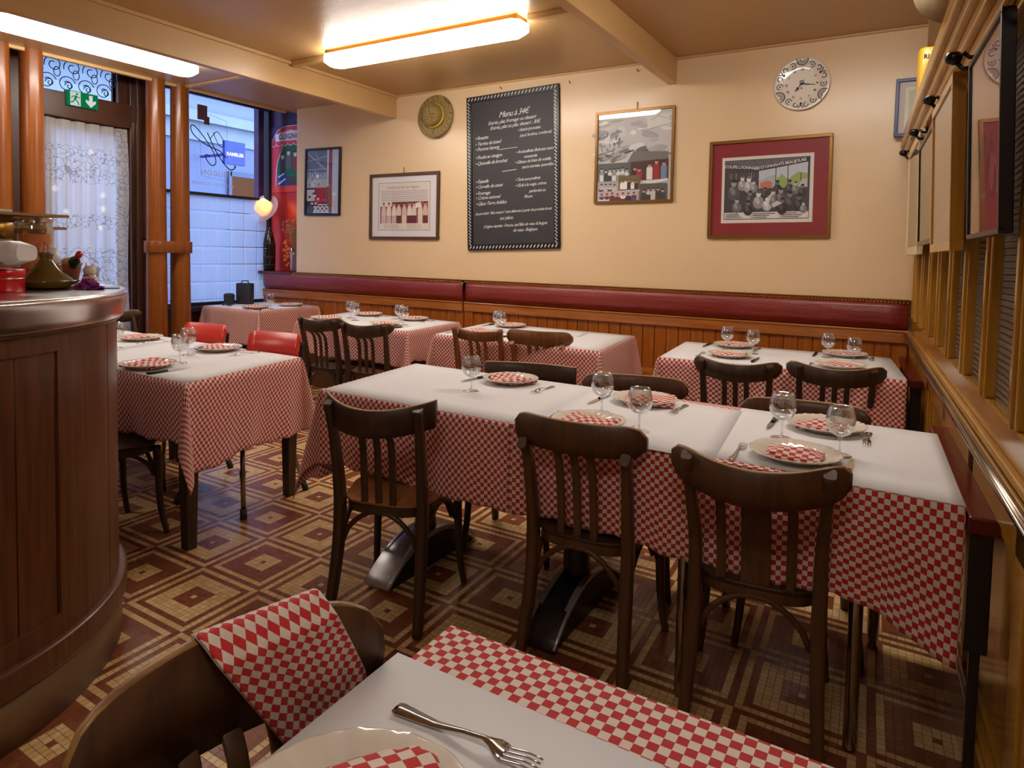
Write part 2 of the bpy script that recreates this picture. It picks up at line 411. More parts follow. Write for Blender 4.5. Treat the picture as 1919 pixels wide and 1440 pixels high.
# ================================================================== THE ROOM
K = .062                       # the partition runs slightly askew: x = off - K*y
def PX(off, y, z): return (off-K*y, y, z)
def pbox(m, o0, o1, y0, y1, z0, z1, col=None):
    return m.hexa([PX(o0, y0, z0), PX(o1, y0, z0), PX(o1, y1, z0), PX(o0, y1, z0), PX(o0, y0, z1), PX(o1, y0, z1), PX(o1, y1, z1), PX(o0, y1, z1)], col)
struct(MB().box(-6.7, 2.6, -3.2, 5.6, -.05, 0).build('floor', M['floor']))
struct(MB().box(-5.95, 2.6, -3.2, 5.6, 2.86, 2.92).build('ceiling', M['ceil']))
struct(MB().box(-6.7, -5.95, -3.2, 5.6, 3.30, 3.36).box(-5.95, -5.92, -3.2, 5.6, 2.92, 3.3).build('ceiling', M['purple']))
m = MB().box(-5.77, 2.6, 5.1, 5.34, 1.0, 2.86).box(-6.55, 2.6, 5.12, 5.36, 0, 1.0)
struct(m.build('wall_back', M['wall']))
struct(MB().box(-6.55, -5.7, 5.34, 5.40, 1.0, 3.3).box(-5.77, -5.70, 5.1, 5.34, 2.86, 3.3).box(-6.55, -6.47, 5.16, 5.4, 1.0, 3.3).build('wall_niche', M['purple']))
struct(MB().box(-6.465, -5.775, 5.325, 5.339, 1.08, 2.05).build('wall_niche_red', M['nred']))
struct(MB().box(-6.46, -5.775, 5.02, 5.33, 1.07, 1.10).build('trim_2', M['redrail'], bevel=.004))
struct(MB().box(-6.7, 2.6, -3.2, -3.1, 0, 3.3).build('wall_front', M['wall']))
struct(MB().box(2.5, 2.6, -3.2, 5.4, 0, 2.92).build('wall_right', M['wall']))
# left wall around the shop window and the door
m = MB()
m.box(-6.46, -6.34, -3.2, 2.28, 0, 3.3)                    # plum wall behind the bar
m.box(-6.46, -6.34, 2.28, 2.86, 3.05, 3.3)
struct(m.build('wall_left', M['purple']))
m = MB()
m.box(-6.46, -6.30, 3.79, 5.16, 0, .74)
struct(m.build('trim_3', M['barw'], bevel=.006))
# shop window: frame bars, frosted lower pane, clear upper pane, transom pane
m = MB()
for a, b in ((3.79, 3.83), (5.135, 5.18)): m.box(-6.35, -6.27, a, b, .74, 3.3)
for z0, z1 in ((.74, .78), (1.885, 1.915), (2.895, 2.935), (3.2, 3.3)): m.box(-6.33, -6.28, 3.83, 5.135, z0, z1)
m.box(-6.36, -6.18, 3.80, 5.16, .70, .745)
win = struct(m.build('window_1', plain('black_window_frame', (.02, .018, .025), .4), bevel=.003))
MB().box(-6.312, -6.306, 3.83, 5.135, .78, 1.885).build('frosted_pane', M['frost'], win)
MB().box(-6.312, -6.306, 3.83, 5.135, 1.915, 2.895).build('clear_pane', M['pane'], win)
MB().box(-6.312, -6.306, 3.83, 5.135, 2.935, 3.2).build('transom_pane', M['pane'], win)
# lettering on the window (read from inside, so mirrored)
pc = Pic((-6.304, 4.46, 2.40), (0, 1, 0), (0, 0, 1), (1, 0, 0))
nv = (14, 18, 60)
def spl(pts, n=10):
    out = []
    P = [pts[0]]+list(pts)+[pts[-1]]
    for i in range(1, len(P)-2):
        for k in range(n):
            t = k/n; a, b, c, d = P[i-1], P[i], P[i+1], P[i+2]
            out.append(tuple(.5*((2*b[j])+(-a[j]+c[j])*t+(2*a[j]-5*b[j]+4*c[j]-d[j])*t*t+(-a[j]+3*b[j]-3*c[j]+d[j])*t**3) for j in range(len(a))))
    out.append(tuple(pts[-1])); return out
def zw(px, py): return ((px-560)*.00098, (765-py)*.00098)       # artwork units of the lettering
for pts, w in (([(520, 870), (470, 860), (480, 910), (540, 965), (590, 930), (560, 820), (450, 680), (340, 580), (298, 600), (330, 670), (430, 735), (540, 775), (640, 800), (720, 865)], .011),
               ([(490, 625), (540, 720), (600, 820), (690, 930), (770, 985), (830, 960)], .012), ([(520, 690), (560, 640), (610, 600), (680, 680), (680, 750), (630, 740), (580, 660), (560, 610)], .008)):
    pc.line(spl([zw(*p) for p in pts]), w, nv)
pc.ell(*zw(828, 945), .012, .012, nv)
wt = (214, 226, 240)
pc.line([zw(*p) for p in ((500, 430), (722, 470), (740, 1115), (415, 1085), (400, 500))], .003, (150, 165, 190))
pc.rect(*zw(375, 505), *zw(490, 350), (112, 84, 96)); pc.rect(*zw(450, 545), *zw(515, 460), (112, 84, 96))
pc.text('HUGON', *zw(578, 1050), .075, wt, mirror=True, space=1.25)
pc.text('BOUCHON LYONNAIS', *zw(560, 1165), .045, wt, mirror=True, space=1.1)
pc.build('window_lettering', win)
# door with its glazed leaf, fanlight and lace curtain
m = MB()
m.box(-6.46, -6.32, 2.28, 2.86, 0, 3.05)                                    # left jamb panel
m.box(-6.46, -6.32, 3.60, 3.79, 0, 3.3); m.box(-6.46, -6.35, 3.50, 3.60, 2.44, 3.3)                                     # right jamb
m.box(-6.46, -6.30, 2.86, 3.60, 2.44, 2.66).box(-6.46, -6.34, 2.86, 3.52, 2.99, 3.3)
m.box(-6.33, -6.27, 3.64, 3.68, 0, 3.2)
fr = struct(m.build('trim_4', M['door'], bevel=.008))
m = MB()
m.box(-6.42, -6.36, 2.86, 2.93, 0, 2.44).box(-6.42, -6.36, 3.52, 3.60, 0, 2.44).box(-6.42, -6.36, 2.93, 3.52, 2.36, 2.44).box(-6.42, -6.36, 2.93, 3.52, 0, .62)
door = struct(m.build('door_1', M['door'], bevel=.006))
MB().box(-6.392, -6.386, 2.93, 3.52, .62, 2.36).build('door_pane', M['pane'], door)
m = MB(); m.tube([(-6.32, 3.72, 1.32), (-6.27, 3.72, 1.32), (-6.27, 3.72, 1.42), (-6.32, 3.72, 1.42)], .008, 8)
m.box(-6.32, -6.31, 3.615, 3.63, .6, 2.5).build('door_handle', M['chrome'], door)
# fanlight with wrought-iron scrolls
m = MB().box(-6.43, -6.37, 2.84, 2.87, 2.64, 3.02).box(-6.43, -6.37, 3.50, 3.53, 2.64, 3.02).box(-6.43, -6.37, 2.84, 3.53, 2.63, 2.665).box(-6.43, -6.37, 2.84, 3.53, 2.985, 3.02)
fan = struct(m.build('window_2', M['door'], bevel=.004))
MB().box(-6.43, -6.426, 2.87, 3.50, 2.665, 2.985).build('fanlight_pane', M['pane'], fan)
m = MB()
def scroll(cy, cz, r, a0, turns, d=1, n=26, x=-6.385):
    pts = []
    for k in range(n):
        t = k/(n-1); a = a0+d*turns*2*PI*t; rr = r*(1-.72*t)
        pts.append((x, cy+rr*cos(a), cz+rr*sin(a)))
    m.tube(pts, .0042, 6, (1, 0, 0))
for i in range(4):
    cy = 2.93+i*.155
    scroll(cy, 2.745, .075, PI*.1, 1.35); scroll(cy+.02, 2.735, .035, PI, 1.2, -1)
    scroll(cy+.05, 2.895, .075, -PI*.9, 1.35, -1)
    m.tube([(-6.385, cy+.078+.026*cos(2*PI*k/16), 2.84+.04*sin(2*PI*k/16)) for k in range(17)], .004, 6, (1, 0, 0))
m.build('iron_scrollwork', plain('blue_black_iron', (.015, .03, .09), .4), fan)
# lace curtain on the door
def lacef(u, v):
    y = 2.88+u*.69; z = 2.43-v*2.0
    return (-6.335+.014*sin(u*34+v*1.5)+.008*sin(u*71)+.03*v*u*.3, y+.012*sin(v*7)*u + .02*v*u, z+.01*sin(u*40)*v)
m = MB(); m.grid(lacef, 90, 40, lambda u, v: (u*.80, 1-v*2.0+.7))
tag(m.build('lace_curtain', M['lace']), 'white embroidered lace curtain hanging over the glazed door', 'curtain')
# exit sign
t = empty('exit_sign', (-6.30, 3.16, 2.615), 0, 'green running man emergency exit sign above the door', 'sign')
MB().box(-.025, .02, -.13, .13, -.065, .065).build('sign_box', plain('green_sign_body', sR(20, 120, 70), .3), t, bevel=.003)
pc = Pic((.0205, 0, 0), (0, 1, 0), (0, 0, 1), (1, 0, 0))
pc.rect(-.13, -.065, .13, .065, (16, 128, 74)).rect(-.10, -.06, -.015, .06, (222, 234, 226))
g = (16, 128, 74)
pc.ell(-.045, .042, .009, .009, g).line([(-.05, .028), (-.062, -.005)], .018, g).line([(-.05, .025), (-.028, .01), (-.02, .018)], .007, g).line([(-.054, .022), (-.08, .02), (-.09, .0)], .007, g)
pc.line([(-.062, -.005), (-.04, -.02), (-.03, -.05)], .009, g).line([(-.065, -.005), (-.078, -.03), (-.098, -.034)], .009, g)
w = (236, 244, 238)
pc.poly([(.055, .05), (.085, .05), (.085, 0), (.112, .01), (.112, -.012), (.07, -.055), (.028, -.012), (.028, .01), (.055, 0)], w)
pc.build('sign_face', t, vcol('lit_sign_face', .4, .75))
# ------------------------------------------------------------------ street outside
m = MB(); m.box(-14, -6.5, -6, 16, -.2, -.1)
struct(m.build('ground', plain('wet_street_stone', (.12, .13, .16), .4)))
b = empty('street_building', (-10.4, 6, -.1), 0, 'pale stone building with shop fronts across the street seen through the window', 'building')
stone = plain('pale_blue_stone', (.155, .18, .20), .8, 0, .15, 2)
m = MB().box(-.6, 0, -9, 9, 3.25, 8).box(0, .15, -9, 9, 3.55, 3.72).box(0, .25, -9, 9, 4.1, 4.25)
m.build('stone_wall', stone, b)
MB().box(-.6, -.05, -9, 9, 0, 3.25).build('shop_front', plain('dark_slate_shopfront', (.06, .075, .13), .5), b)
m = MB(); mm = MB()
lerp_ = lambda a, b, t: a+(b-a)*t
lsw = emit('lit_shop_window', (1.0, .5, .32), .24); bars = plain('dark_blue_bars', (.03, .04, .08), .5)
for y0, y1 in ((-6.4, -5.2), (-4.9, -3.8), (-1.6, -.6), (1.7, 3.0), (3.4, 4.6)):
    w_ = MB().box(-.06, -.03, y0, y1, 1.0, 2.75).build('shop_window', lsw, b); mm = MB()
    for k in range(3): mm.box(-.04, .0, lerp_(y0, y1, k/2)-.03, lerp_(y0, y1, k/2)+.03, .95, 2.8)
    mm.box(-.04, 0, y0, y1, 2.72, 2.8); mm.box(-.04, 0, y0, y1, 2.15, 2.19)
    mm.build('glazing_bars', bars, w_)

MB().box(-.05, .03, -.45, .35, .1, 3.25).build('stone_pier', stone, b); MB().box(-.05, .05, 3.05, 3.3, .1, 3.3).build('stone_pier', stone, b)
wsl = emit('warm_shop_lights', (1, .8, .55), 3.0)
for k in range(22):
    y = random.choice((-6, -5.6, -4.6, -4.1, -1.2, -.8, 2.0, 2.4, 2.7, 3.6, 4.1)); z = 1.2+random.random()*1.7
    MB().lathe([(.001, -.05), (.05, 0), (.001, .05)], (.06, y+random.random()*.3, z), 8).build('shop_light', wsl, b)
t = empty('shop_sign', (-9.5, 7.12, 2.88), 0, 'blue box shop sign with white lettering across the street', 'sign')
MB().box(-.06, 0, -.19, .19, -.18, .19).box(-.9, -.06, -.02, .02, -.02, .02).build('sign_box', plain('royal_blue_sign', sR(18, 36, 110), .6), t)
pc = Pic((.001, 0, -.02), (0, 1, 0), (0, 0, 1), (1, 0, 0)); pc.text('RAMBLER', 0, 0, .076, (250, 250, 240), bold=.003)
pc.build('sign_lettering', t, vcol('lit_sign_letters', .4, 1.6))
# ------------------------------------------------------------------ ceiling boards, small trims
struct(MB().box(-4.43, -4.37, -3.1, 5.1, 2.645, 2.86).build('trim_5', M['beam'], bevel=.004))
struct(MB().box(-4.367, -4.345, -3.1, 5.1, 2.835, 2.86).box(-4.455, -4.433, -3.1, 5.1, 2.84, 2.86).build('trim_6', M['beam'], bevel=.003))
struct(MB().box(-1.67, -1.60, -3.1, 5.1, 2.67, 2.86).build('trim_7', M['beam'], bevel=.004))
struct(MB().box(-4.345, -3.9, 3.78, 3.83, 2.82, 2.86).box(-2.15, -1.67, 3.74, 3.79, 2.82, 2.86).build('trim_8', M['beam'], bevel=.004))
struct(MB().box(-5.95, -4.455, 3.88, 3.93, 2.845, 2.86).build('trim_9', M['beam'], bevel=.003))
struct(MB().box(-5.97, -5.93, -3.1, 5.1, 2.835, 2.875).build('trim_10', M['beam'], bevel=.003))
struct(MB().box(-1.6, 2.5, 5.075, 5.1, 2.845, 2.86).box(-4.37, -1.67, 5.085, 5.1, 2.845, 2.86).box(.02, .10, 4.2, 5.1, 2.72, 2.86).build('trim_11', M['beam'], bevel=.003))
# columns in pairs
def column(x, y, label, clamp=None):
    c = empty('column', (x, y, 0), 0, label, 'column', 'orange varnished columns along the shop front')
    MB().lathe([(.11, 0), (.11, .12), (.098, .14), (.092, .6), (.085, 1.5), (.080, 2.875)], (0, 0, 0), 28).build('shaft', M['col'], c)
    return c
column(-5.98, 3.64, 'orange varnished column nearer the door, left one of the clamped pair')
cc = column(-5.98, 3.875, 'orange varnished column beside the shop window, right one of the clamped pair')
column(-5.98, 2.63, 'orange varnished column left of the lace curtained door')
column(-5.98, 2.40, 'leftmost orange varnished column at the edge of the photo')
m = MB(); n = 40
ring = []
for k in range(n):
    a = 2*PI*k/n; dx, dy = .105*cos(a), .105*sin(a); ring.append((dx, (dy + (.235/2 if dy > 0 else -.235/2))))
m.prism(ring, -.055, .055, None, None, True)
o = m.build('column_clamp', M['col'], None, bevel=.004); o.location = (-5.98, 3.7575, 1.345)
tag(o, 'orange painted clamp band joining the two columns by the shop window', 'clamp')
m = MB().box(-6.1, -6.0, 2.50, 2.515, .5, 3.0)
# ------------------------------------------------------------------ fluorescent fixtures
def fixture(loc, rz, L, label, mt='lamp'):
    t = empty('fluorescent_fixture', loc, rz, label, 'ceiling light', 'white fluorescent ceiling fixtures')
    h, w = L/2, .095
    MB().box(-h+.02, h-.02, -w*.75, w*.75, -.035, 0).build('base_plate', M['brass'], t, bevel=.003)
    ring = lambda hx, hy, c, z: [(-hx+c, -hy, z), (hx-c, -hy, z), (hx, -hy+c*.8, z), (hx, hy-c*.8, z), (hx-c, hy, z), (-hx+c, hy, z), (-hx, hy-c*.8, z), (-hx, -hy+c*.8, z)]
    m = MB(); R = [[m.vert(p) for p in ring(a, b, .045, z)] for a, b, z in ((h, w, -.036), (h, w, -.085), (h-.035, w-.03, -.115))]
    for i in range(2):
        for k in range(8): m.face([R[i][k], R[i][(k+1) % 8], R[i+1][(k+1) % 8], R[i+1][k]])
    m.face(R[0]); m.face(R[2])
    m.build('diffuser', M[mt], t)
    return t
fixture((-3.04, 3.765, 2.86), 0, 1.72, 'white fluorescent ceiling light running parallel to the back wall')
fixture((-5.14, 2.75, 2.86), PI/2, 1.42, 'white fluorescent ceiling light above the bar at upper left')
fixture((-.40, 3.20, 2.86), 0, 1.3, 'white fluorescent ceiling light over the right banquette tables, above the frame')
fixture((-.20, -.40, 2.86), 0, .9, 'added fluorescent fill light, out of view over the photographer', 'lamp_fill')  # added out of view to brighten the foreground table
fixture((-5.0, .2, 2.86), PI/2, 1.5, 'added fluorescent fill light, out of view over the rear of the bar', 'lamp_fill')  # unseen fixture added to bring in more light from the left
# ------------------------------------------------------------------ banquettes along the back wall
def banquette(x0, x1, label):
    t = empty('banquette', ((x0+x1)/2, 5.1, 0), 0, label, 'banquette', 'oxblood banquettes along the back wall')
    h = (x1-x0)/2
    prof = [(-.02, .90), (-.06, .905), (-.088, .94), (-.095, 1.0), (-.085, 1.06), (-.055, 1.09), (-.02, 1.095), (0, 1.095), (0, .90)]
    m = MB(); n = 60
    def f(u, v):
        k = v*(len(prof)-1); i = min(int(k), len(prof)-2); a = prof[i]; b = prof[i+1]; w = k-i
        y = a[0]+(b[0]-a[0])*w; z = a[1]+(b[1]-a[1])*w; e = min(1, min(u, 1-u)*40)
        return (-h+.004+u*(2*h-.008), y*(.55+.45*e**.5)-.0015*sin(u*50)*(1 if y < -.05 else 0), z)
    m.grid(f, n*2, 24, smooth=True); m.build('backrest_cushion', M['leather'], t)
    m = MB(); k = int(2*h/.021)
    for i in range(k):
        x = -h+.012+i*(2*h-.024)/(k-1)
        m.lathe([(.0085, 0), (.0065, .0045), (.0001, .0065)], (0, 0, 0), 7, mtx=Matrix.Translation((x, -.07, 1.082)) @ Matrix.Rotation(math.radians(50), 4, 'X'))
    m.box(-h, h, -.055, -.005, 1.092, 1.1).build('nail_trim', M['brass'], t)
    MB().box(-h, h, -.06, 0, .815, .90).box(-h, h, -.066, 0, .885, .90).build('top_rail', M['panelx'], t, bevel=.004)
    m = MB(); npl = int(2*h/.094); w = 2*h/npl
    m.box(-h, h, -.028, 0, .47, .82)
    for i in range(npl): m.box(-h+i*w+.0025, -h+(i+1)*w-.0025, -.040, -.028, .47, .82)
    m.build('plank_panel', M['panel'], t, bevel=.003)
    MB().box(-h, -h+.09, -.05, 0, .47, .82).build('stile', M['panel'], t, bevel=.003)
    MB().box(-h, h, -.50, -.02, .43, .475).build('seat', M['panelx'], t, bevel=.008)
    MB().box(-h, h, -.45, -.02, 0, .43).build('seat_base', M['dwood2'], t)
    return t
banquette(-6.25, -3.515, 'oxblood leather backed wooden banquette, left section by the window')
banquette(-3.495, -.0, 'oxblood leather backed wooden banquette, long right section up to the partition')
# ------------------------------------------------------------------ glazed partition on the right
m = MB(); Y0, Y1 = .1, 5.08
pbox(m, .335, .375, Y0, Y1, 0, .86)
struct(m.build('wall_partition', M['ywood']))
m = MB(); pbox(m, .305, .335, Y0, Y1, 0, .17); pbox(m, .312, .335, Y0, Y1, .17, .19)
struct(m.build('baseboard_right', M['ywoody'], bevel=.004))
m = MB()                                                     # raised frames on the lower panelling
for y in [1.0+.68*i for i in range(7)]:
    if y > 5: break
    pbox(m, .318, .336, y-.05, y+.05, .19, .84)
pbox(m, .318, .336, Y0, Y1, .74, .85)
struct(m.build('trim_12', M['ywood'], bevel=.004))
m = MB()
for y in [1.0+.68*i for i in range(6)]:
    for a, b, c, d in ((y+.06, y+.62, .20, .215), (y+.06, y+.62, .715, .73), (y+.06, y+.075, .215, .715), (y+.605, y+.62, .215, .715)): pbox(m, .326, .336, a, b, c, d)
struct(m.build('trim_13', M['ywoody'], bevel=.003))
m = MB()
pbox(m, .295, .335, Y0, Y1, .858, .885); pbox(m, .305, .335, Y0, Y1, .885, .905)
pbox(m, .322, .375, Y0, Y1, .905, .985)
struct(m.build('trim_14', M['ywoody'], bevel=.005))
m = MB(); m.tube([PX(.290, Y0, .868), PX(.290, Y1, .868)], .011, 10); pbox(m, .29, .31, Y0, Y1, .872, .884)
struct(m.build('trim_15', M['chrome']))
GY = [.6+.41*i for i in range(12)]
m = MB()
for y in GY:
    if y < Y1-.1: pbox(m, .318, .375, y-.028, y+.028, .985, 2.02); pbox(m, .310, .322, y-.012, y+.012, .985, 2.02)
pbox(m, .318, .375, Y1-.10, Y1, .985, 2.02)
struct(m.build('window_frame_partition', M['ywood'], bevel=.005))
for i, y in enumerate(GY[:-1]):
    m = MB(); pbox(m, .343, .349, y+.028, min(y+.41-.028, Y1-.1), .985, 2.0); struct(m.build('window_%d' % (i+3), M['fluted']))
m = MB()
pbox(m, .255, .375, Y0, Y1, 2.0, 2.045); pbox(m, .275, .30, Y0, Y1, 1.955, 2.0); pbox(m, .30, .375, Y0, Y1, 1.93, 2.0)
pbox(m, .235, .42, Y0, Y1, 2.045, 2.085); pbox(m, .215, .44, Y0, Y1, 2.085, 2.15)
struct(m.build('trim_16', M['ywoody'], bevel=.008))
# oxblood side rails at the ends of the tables, with their dark supports
def siderail(y0, y1, label):
    t = empty('side_rail', PX(.30, y0, 0), 0, label, 'shelf', 'oxblood lacquered side shelves on the partition')
    def R(o, y, z): p = PX(o, y, z); q = PX(.30, y0, 0); return (p[0]-q[0], p[1]-q[1], z)
    def rb(m, o0, o1, a, b, z0, z1): return m.hexa([R(o0, a, z0), R(o1, a, z0), R(o1, b, z0), R(o0, b, z0), R(o0, a, z1), R(o1, a, z1), R(o1, b, z1), R(o0, b, z1)])
    rb(MB(), .262, .334, y0, y1, .70, .742).build('shelf_board', M['redrail'], t, bevel=.006)
    for yy in (y0+.02, y1-.07):
        m = MB(); rb(m, .27, .318, yy, yy+.05, .40, .70); rb(m, .284, .306, yy+.012, yy+.036, 0, .40); m.build('leg', M['black'], t, bevel=.004)
    return t
siderail(1.93, 2.94, 'oxblood lacquered side shelf at the right end of the long middle table')
siderail(4.0, 4.98, 'oxblood lacquered side shelf beside the banquette table at the right')
# ------------------------------------------------------------------ curved zinc bar on the left
BCX, BCY, BR = -2.76, .62, .785
def barprof(off, n=14):
    """outline in xy of the bar: straight front, then one big rounded corner"""
    r = BR+off; pts = [(BCX+r, -.9)]
    for k in range(n+1):
        a = PI/2*k/n; pts.append((BCX+r*cos(a), BCY+r*sin(a)))
    pts.append((-3.7, BCY+r)); pts.append((-3.7, -.9)); return pts
bar = empty('bar_counter', (0, 0, 0), 0, 'curved mahogany bar counter with a zinc top at the left edge', 'bar counter')
m = MB(); m.prism(barprof(-.012, 40), .17, 1.13, None, None, True); m.build('bar_front', M['barw'], bar)
m = MB(); m.prism(barprof(.004, 40), 0, .17, None, None, True); m.build('kick_plate', M['kick'], bar)
m = MB(); m.prism(barprof(.020, 48), .15, .225, None, None, False); m.build('base_rail', M['barw'], bar, bevel=.008)
m = MB(); m.prism(barprof(.008, 48), 1.10, 1.135); m.build('upper_rail', M['barw'], bar, bevel=.006)
def zp(u, v):
    P = barprof(0, 44)[:-2]; k = u*(len(P)-1); i = min(int(k), len(P)-2); w = k-i
    x = P[i][0]+(P[i+1][0]-P[i][0])*w; y = P[i][1]+(P[i+1][1]-P[i][1])*w
    a = (0, 1) if x < BCX-.001 else ((1, 0) if y < BCY else ((x-BCX)/BR, (y-BCY)/BR))
    pr = [(.0, 1.112), (.012, 1.112), (.016, 1.114), (.018, 1.118), (.031, 1.186), (.031, 1.192), (.028, 1.197), (.022, 1.2), (.015, 1.2), (-.28, 1.2)]
    k = v*(len(pr)-1); j = min(int(k), len(pr)-2); w = k-j; o = pr[j][0]+(pr[j+1][0]-pr[j][0])*w; z = pr[j][1]+(pr[j+1][1]-pr[j][1])*w
    return (x+a[0]*o, y+a[1]*o, z)
m = MB(); m.grid(zp, 96, 36); m.prism(barprof(-.03, 40), 1.13, 1.1985)
m.build('zinc_top', M['zinc'], bar)
# vertical planks and stiles of the bar
def bp(s):
    """point and normal at arc length s measured back from the start of the curve"""
    r = BR-.012
    if s < 0: return (BCX+r, BCY+s, 1, 0)
    a = s/r; return (BCX+r*cos(a), BCY+r*sin(a), cos(a), sin(a))
def slat(s0, s1, z0, z1, th, name, mat):
    m = MB(); n = 6
    def f(u, v):
        s = s0+(s1-s0)*u; x, y, nx, ny = bp(s)
        o = th if 0 < v < 1 else 0
        return (x+nx*o, y+ny*o, [z0, z0, z1, z1][round(v*3)])
    m.grid(f, n, 3, smooth=False)
    for u in (0, 1):
        x, y, nx, ny = bp(s0+(s1-s0)*u); m.face([m.vert((x, y, z0)), m.vert((x+nx*th, y+ny*th, z0)), m.vert((x+nx*th, y+ny*th, z1)), m.vert((x, y, z1))])
    m.build(name, mat, bar)
for s0, s1, z0, z1, th in ((.345, .461, .225, 1.10, .010), (.465, .619, .225, 1.10, .008), (.624, .80, .225, 1.10, .008), (.805, 1.0, .225, 1.10, .008), (1.005, 1.21, .225, 1.1, .008),
                          (.218, .338, .29, 1.05, .003), (.095, .213, .29, 1.05, .003), (-.03, .090, .29, 1.05, .003), (-.155, -.035, .29, 1.05, .003), (-.28, -.16, .29, 1.05, .003), (-.6, -.285, .225, 1.1, .01)):
    slat(s0, s1, z0, z1, th, 'plank', M['barw'])
slat(-.283, .3449, .225, .29, .010, 'lower_rail', M['barw']); slat(-.283, .3449, 1.05, 1.10, .010, 'frieze_rail', M['barw'])
# ================================================================== FURNITURE
def rr(w, h, r=.3, n=3):
    """rounded-rectangle profile"""
    c = min(w, h)*r/2*1.0; pts = []
    for sx, sy, a0 in ((1, 1, 0), (-1, 1, 90), (-1, -1, 180), (1, -1, 270)):
        for k in range(n): a = math.radians(a0+90*k/(n-1)); pts.append((sx*(w/2-c)+c*cos(a), sy*(h/2-c)+c*sin(a)))
    return pts
def lerp(a, b, t): return a+(b-a)*t
def chair(name, loc, rz, label, group, style='front', wd='dwood', seatm='seatw', H=.83, railw=.44, slats=3, railh=.10, lean=.0, square=False, noseat=False, arch=0):
    """bentwood bistro chair; origin between the rear feet, the sitter faces +y"""
    t = empty(name, loc, rz, label, 'chair', group); mt = M[wd]
    pw = .165
    dy = -lean
    top = H-.026 if style == 'front' else H-railh*.9
    if style == 'yoke': top = H+.006
    for sx in (-1, 1):
        base = [(sx*(pw+.012), -.035, 0), (sx*(pw+.006), -.005, .12), (sx*pw, .022, .28), (sx*pw, .03, .42), (sx*pw, .015, .54), (sx*(pw+.004), -.014+dy*.6, .70), (sx*(pw+.008), -.045+dy, top)]
        path = spl(base, 4)
        def pr(i, s): w = lerp(.033, .042, sin(PI*min(1, s*1.2))); return rr(w*.92, w*1.12, .55)
        MB().sweep(path, pr, (0, 1, 0)).build('leg', mt, t)
        f = [(sx*(pw+.012), .355, .42), (sx*(pw+.012), .362, .30), (sx*(pw+.018), .368, .14), (sx*(pw+.032), .392, 0)]
        MB().sweep(spl(f, 4), lambda i, s: rr(lerp(.038, .024, s), lerp(.038, .024, s), .8), (0, 1, 0)).build('leg', mt, t)
    # top rail, curved in plan
    y0 = -.045+dy; sag = .105 if style == 'front' else .055; dip = .030 if style == 'front' else 0; n = 22; hh = railh
    th = .017
    def railpt(u, zz, o):
        x = (u-.5)*railw; k = (2*u-1)
        return (x, y0+sag*k*k+o, zz)
    m = MB(); off = {'front': -.042, 'cap': .0, 'yoke': .0}[style]
    rw = railw
    if style == 'yoke': rw = 2*pw-.01
    rows = []
    for i in range(n+1):
        u = i/n; e = min(u, 1-u)*n/3.2
        if style == 'yoke': zt, zb = H-.004-.012*sin(PI*u), H-.072-.012*sin(PI*u)
        else:
            rd = 0 if square else (1-math.sqrt(max(0, 1-(1-min(1, e))**2)))*.034
            zt = H-rd-(.002*sin(PI*u))-arch*(2*u-1)**2; zb = H-hh+rd*.9+.006*(1-sin(PI*u)); dd = dip*(1-(2*u-1)**2); zt -= dd; zb -= dd*.8
        x = (u-.5)*rw; k = x/(railw/2); y = y0+sag*k*k+off
        ti = math.radians(5)
        P = [(x, y-th/2, zt-.003), (x, y-th/4, zt), (x, y+th/4, zt), (x, y+th/2, zt-.003), (x, y+th/2+.004, (zt+zb)/2), (x, y+th/2, zb), (x, y-th/2, zb), (x, y-th/2+.004, (zt+zb)/2)]
        rows.append([m.vert(p) for p in P])
    for i in range(n):
        for k in range(8): m.face([rows[i][k], rows[i][(k+1) % 8], rows[i+1][(k+1) % 8], rows[i+1][k]], smooth=True, mi=1 if k in (0, 1, 2) else 0)
    m.face(rows[0]); m.face(rows[-1])
    m.build('top_rail', [mt, M['wornedge']], t)
    # slats
    zb = H-hh+.012-dip*.8 if style != 'yoke' else H-.075
    if slats == 3: ss = [(-.056, .026), (0, .026), (.056, .026)]
    else: ss = [(-.092, .026), (0, .078), (.092, .026)]
    for x, w in ss:
        k = x/(railw/2); yt = y0+sag*k*k+(off if style == 'front' else 0)
        p = spl([(x, .014, .435), (x, .008, .53), (x, -.012+dy*.5, .68), (x, yt, zb)], 4)
        MB().sweep(p, lambda i, s: rr(w, .011, .5), (0, 1, 0)).build('back_slat', mt, t)
    # seat ring and plywood seat
    def seatout(g=0, n=40):
        pts = []
        for k in range(n):
            a = 2*PI*k/n; c, s_ = cos(a), sin(a)
            ex = 3.4; rx = (.195 if s_ > 0 else .178)+g; ry = .19+g
            x = rx*abs(c)**(2/ex)*(1 if c > 0 else -1); y = .20+ry*abs(s_)**(2/ex)*(1 if s_ > 0 else -1)
            pts.append((x*(1+.10*(y-.2)), y))
        return pts
    if not noseat:
        MB().prism(seatout(-.004), .395, .432, None, None, True).build('seat_frame', mt, t, bevel=.003)
        MB().prism(seatout(.004), .432, .442, None, None, True).build('seat', M[seatm], t, bevel=.003)
    # bentwood braces
    def arc(p, q, h, n=14): return [(lerp(p[0], q[0], k/n), lerp(p[1], q[1], k/n), p[2]+h*sin(PI*k/n)**.62) for k in range(n+1)]
    MB().tube(arc((-pw+.018, .022, .285), (pw-.018, .022, .285), .12), .0095, 8, (0, 1, 0)).build('brace', mt, t)
    for sx in (-1, 1):
        MB().tube(arc((sx*(pw-.002), .048, .285), (sx*(pw+.006), .345, .285), .12), .0095, 8, (1, 0, 0)).build('brace', mt, t)
    MB().tube(arc((-pw+.01, .352, .285), (pw-.01, .352, .285), .12), .0095, 8, (0, 1, 0)).build('brace', mt, t)
    return t
R = math.radians
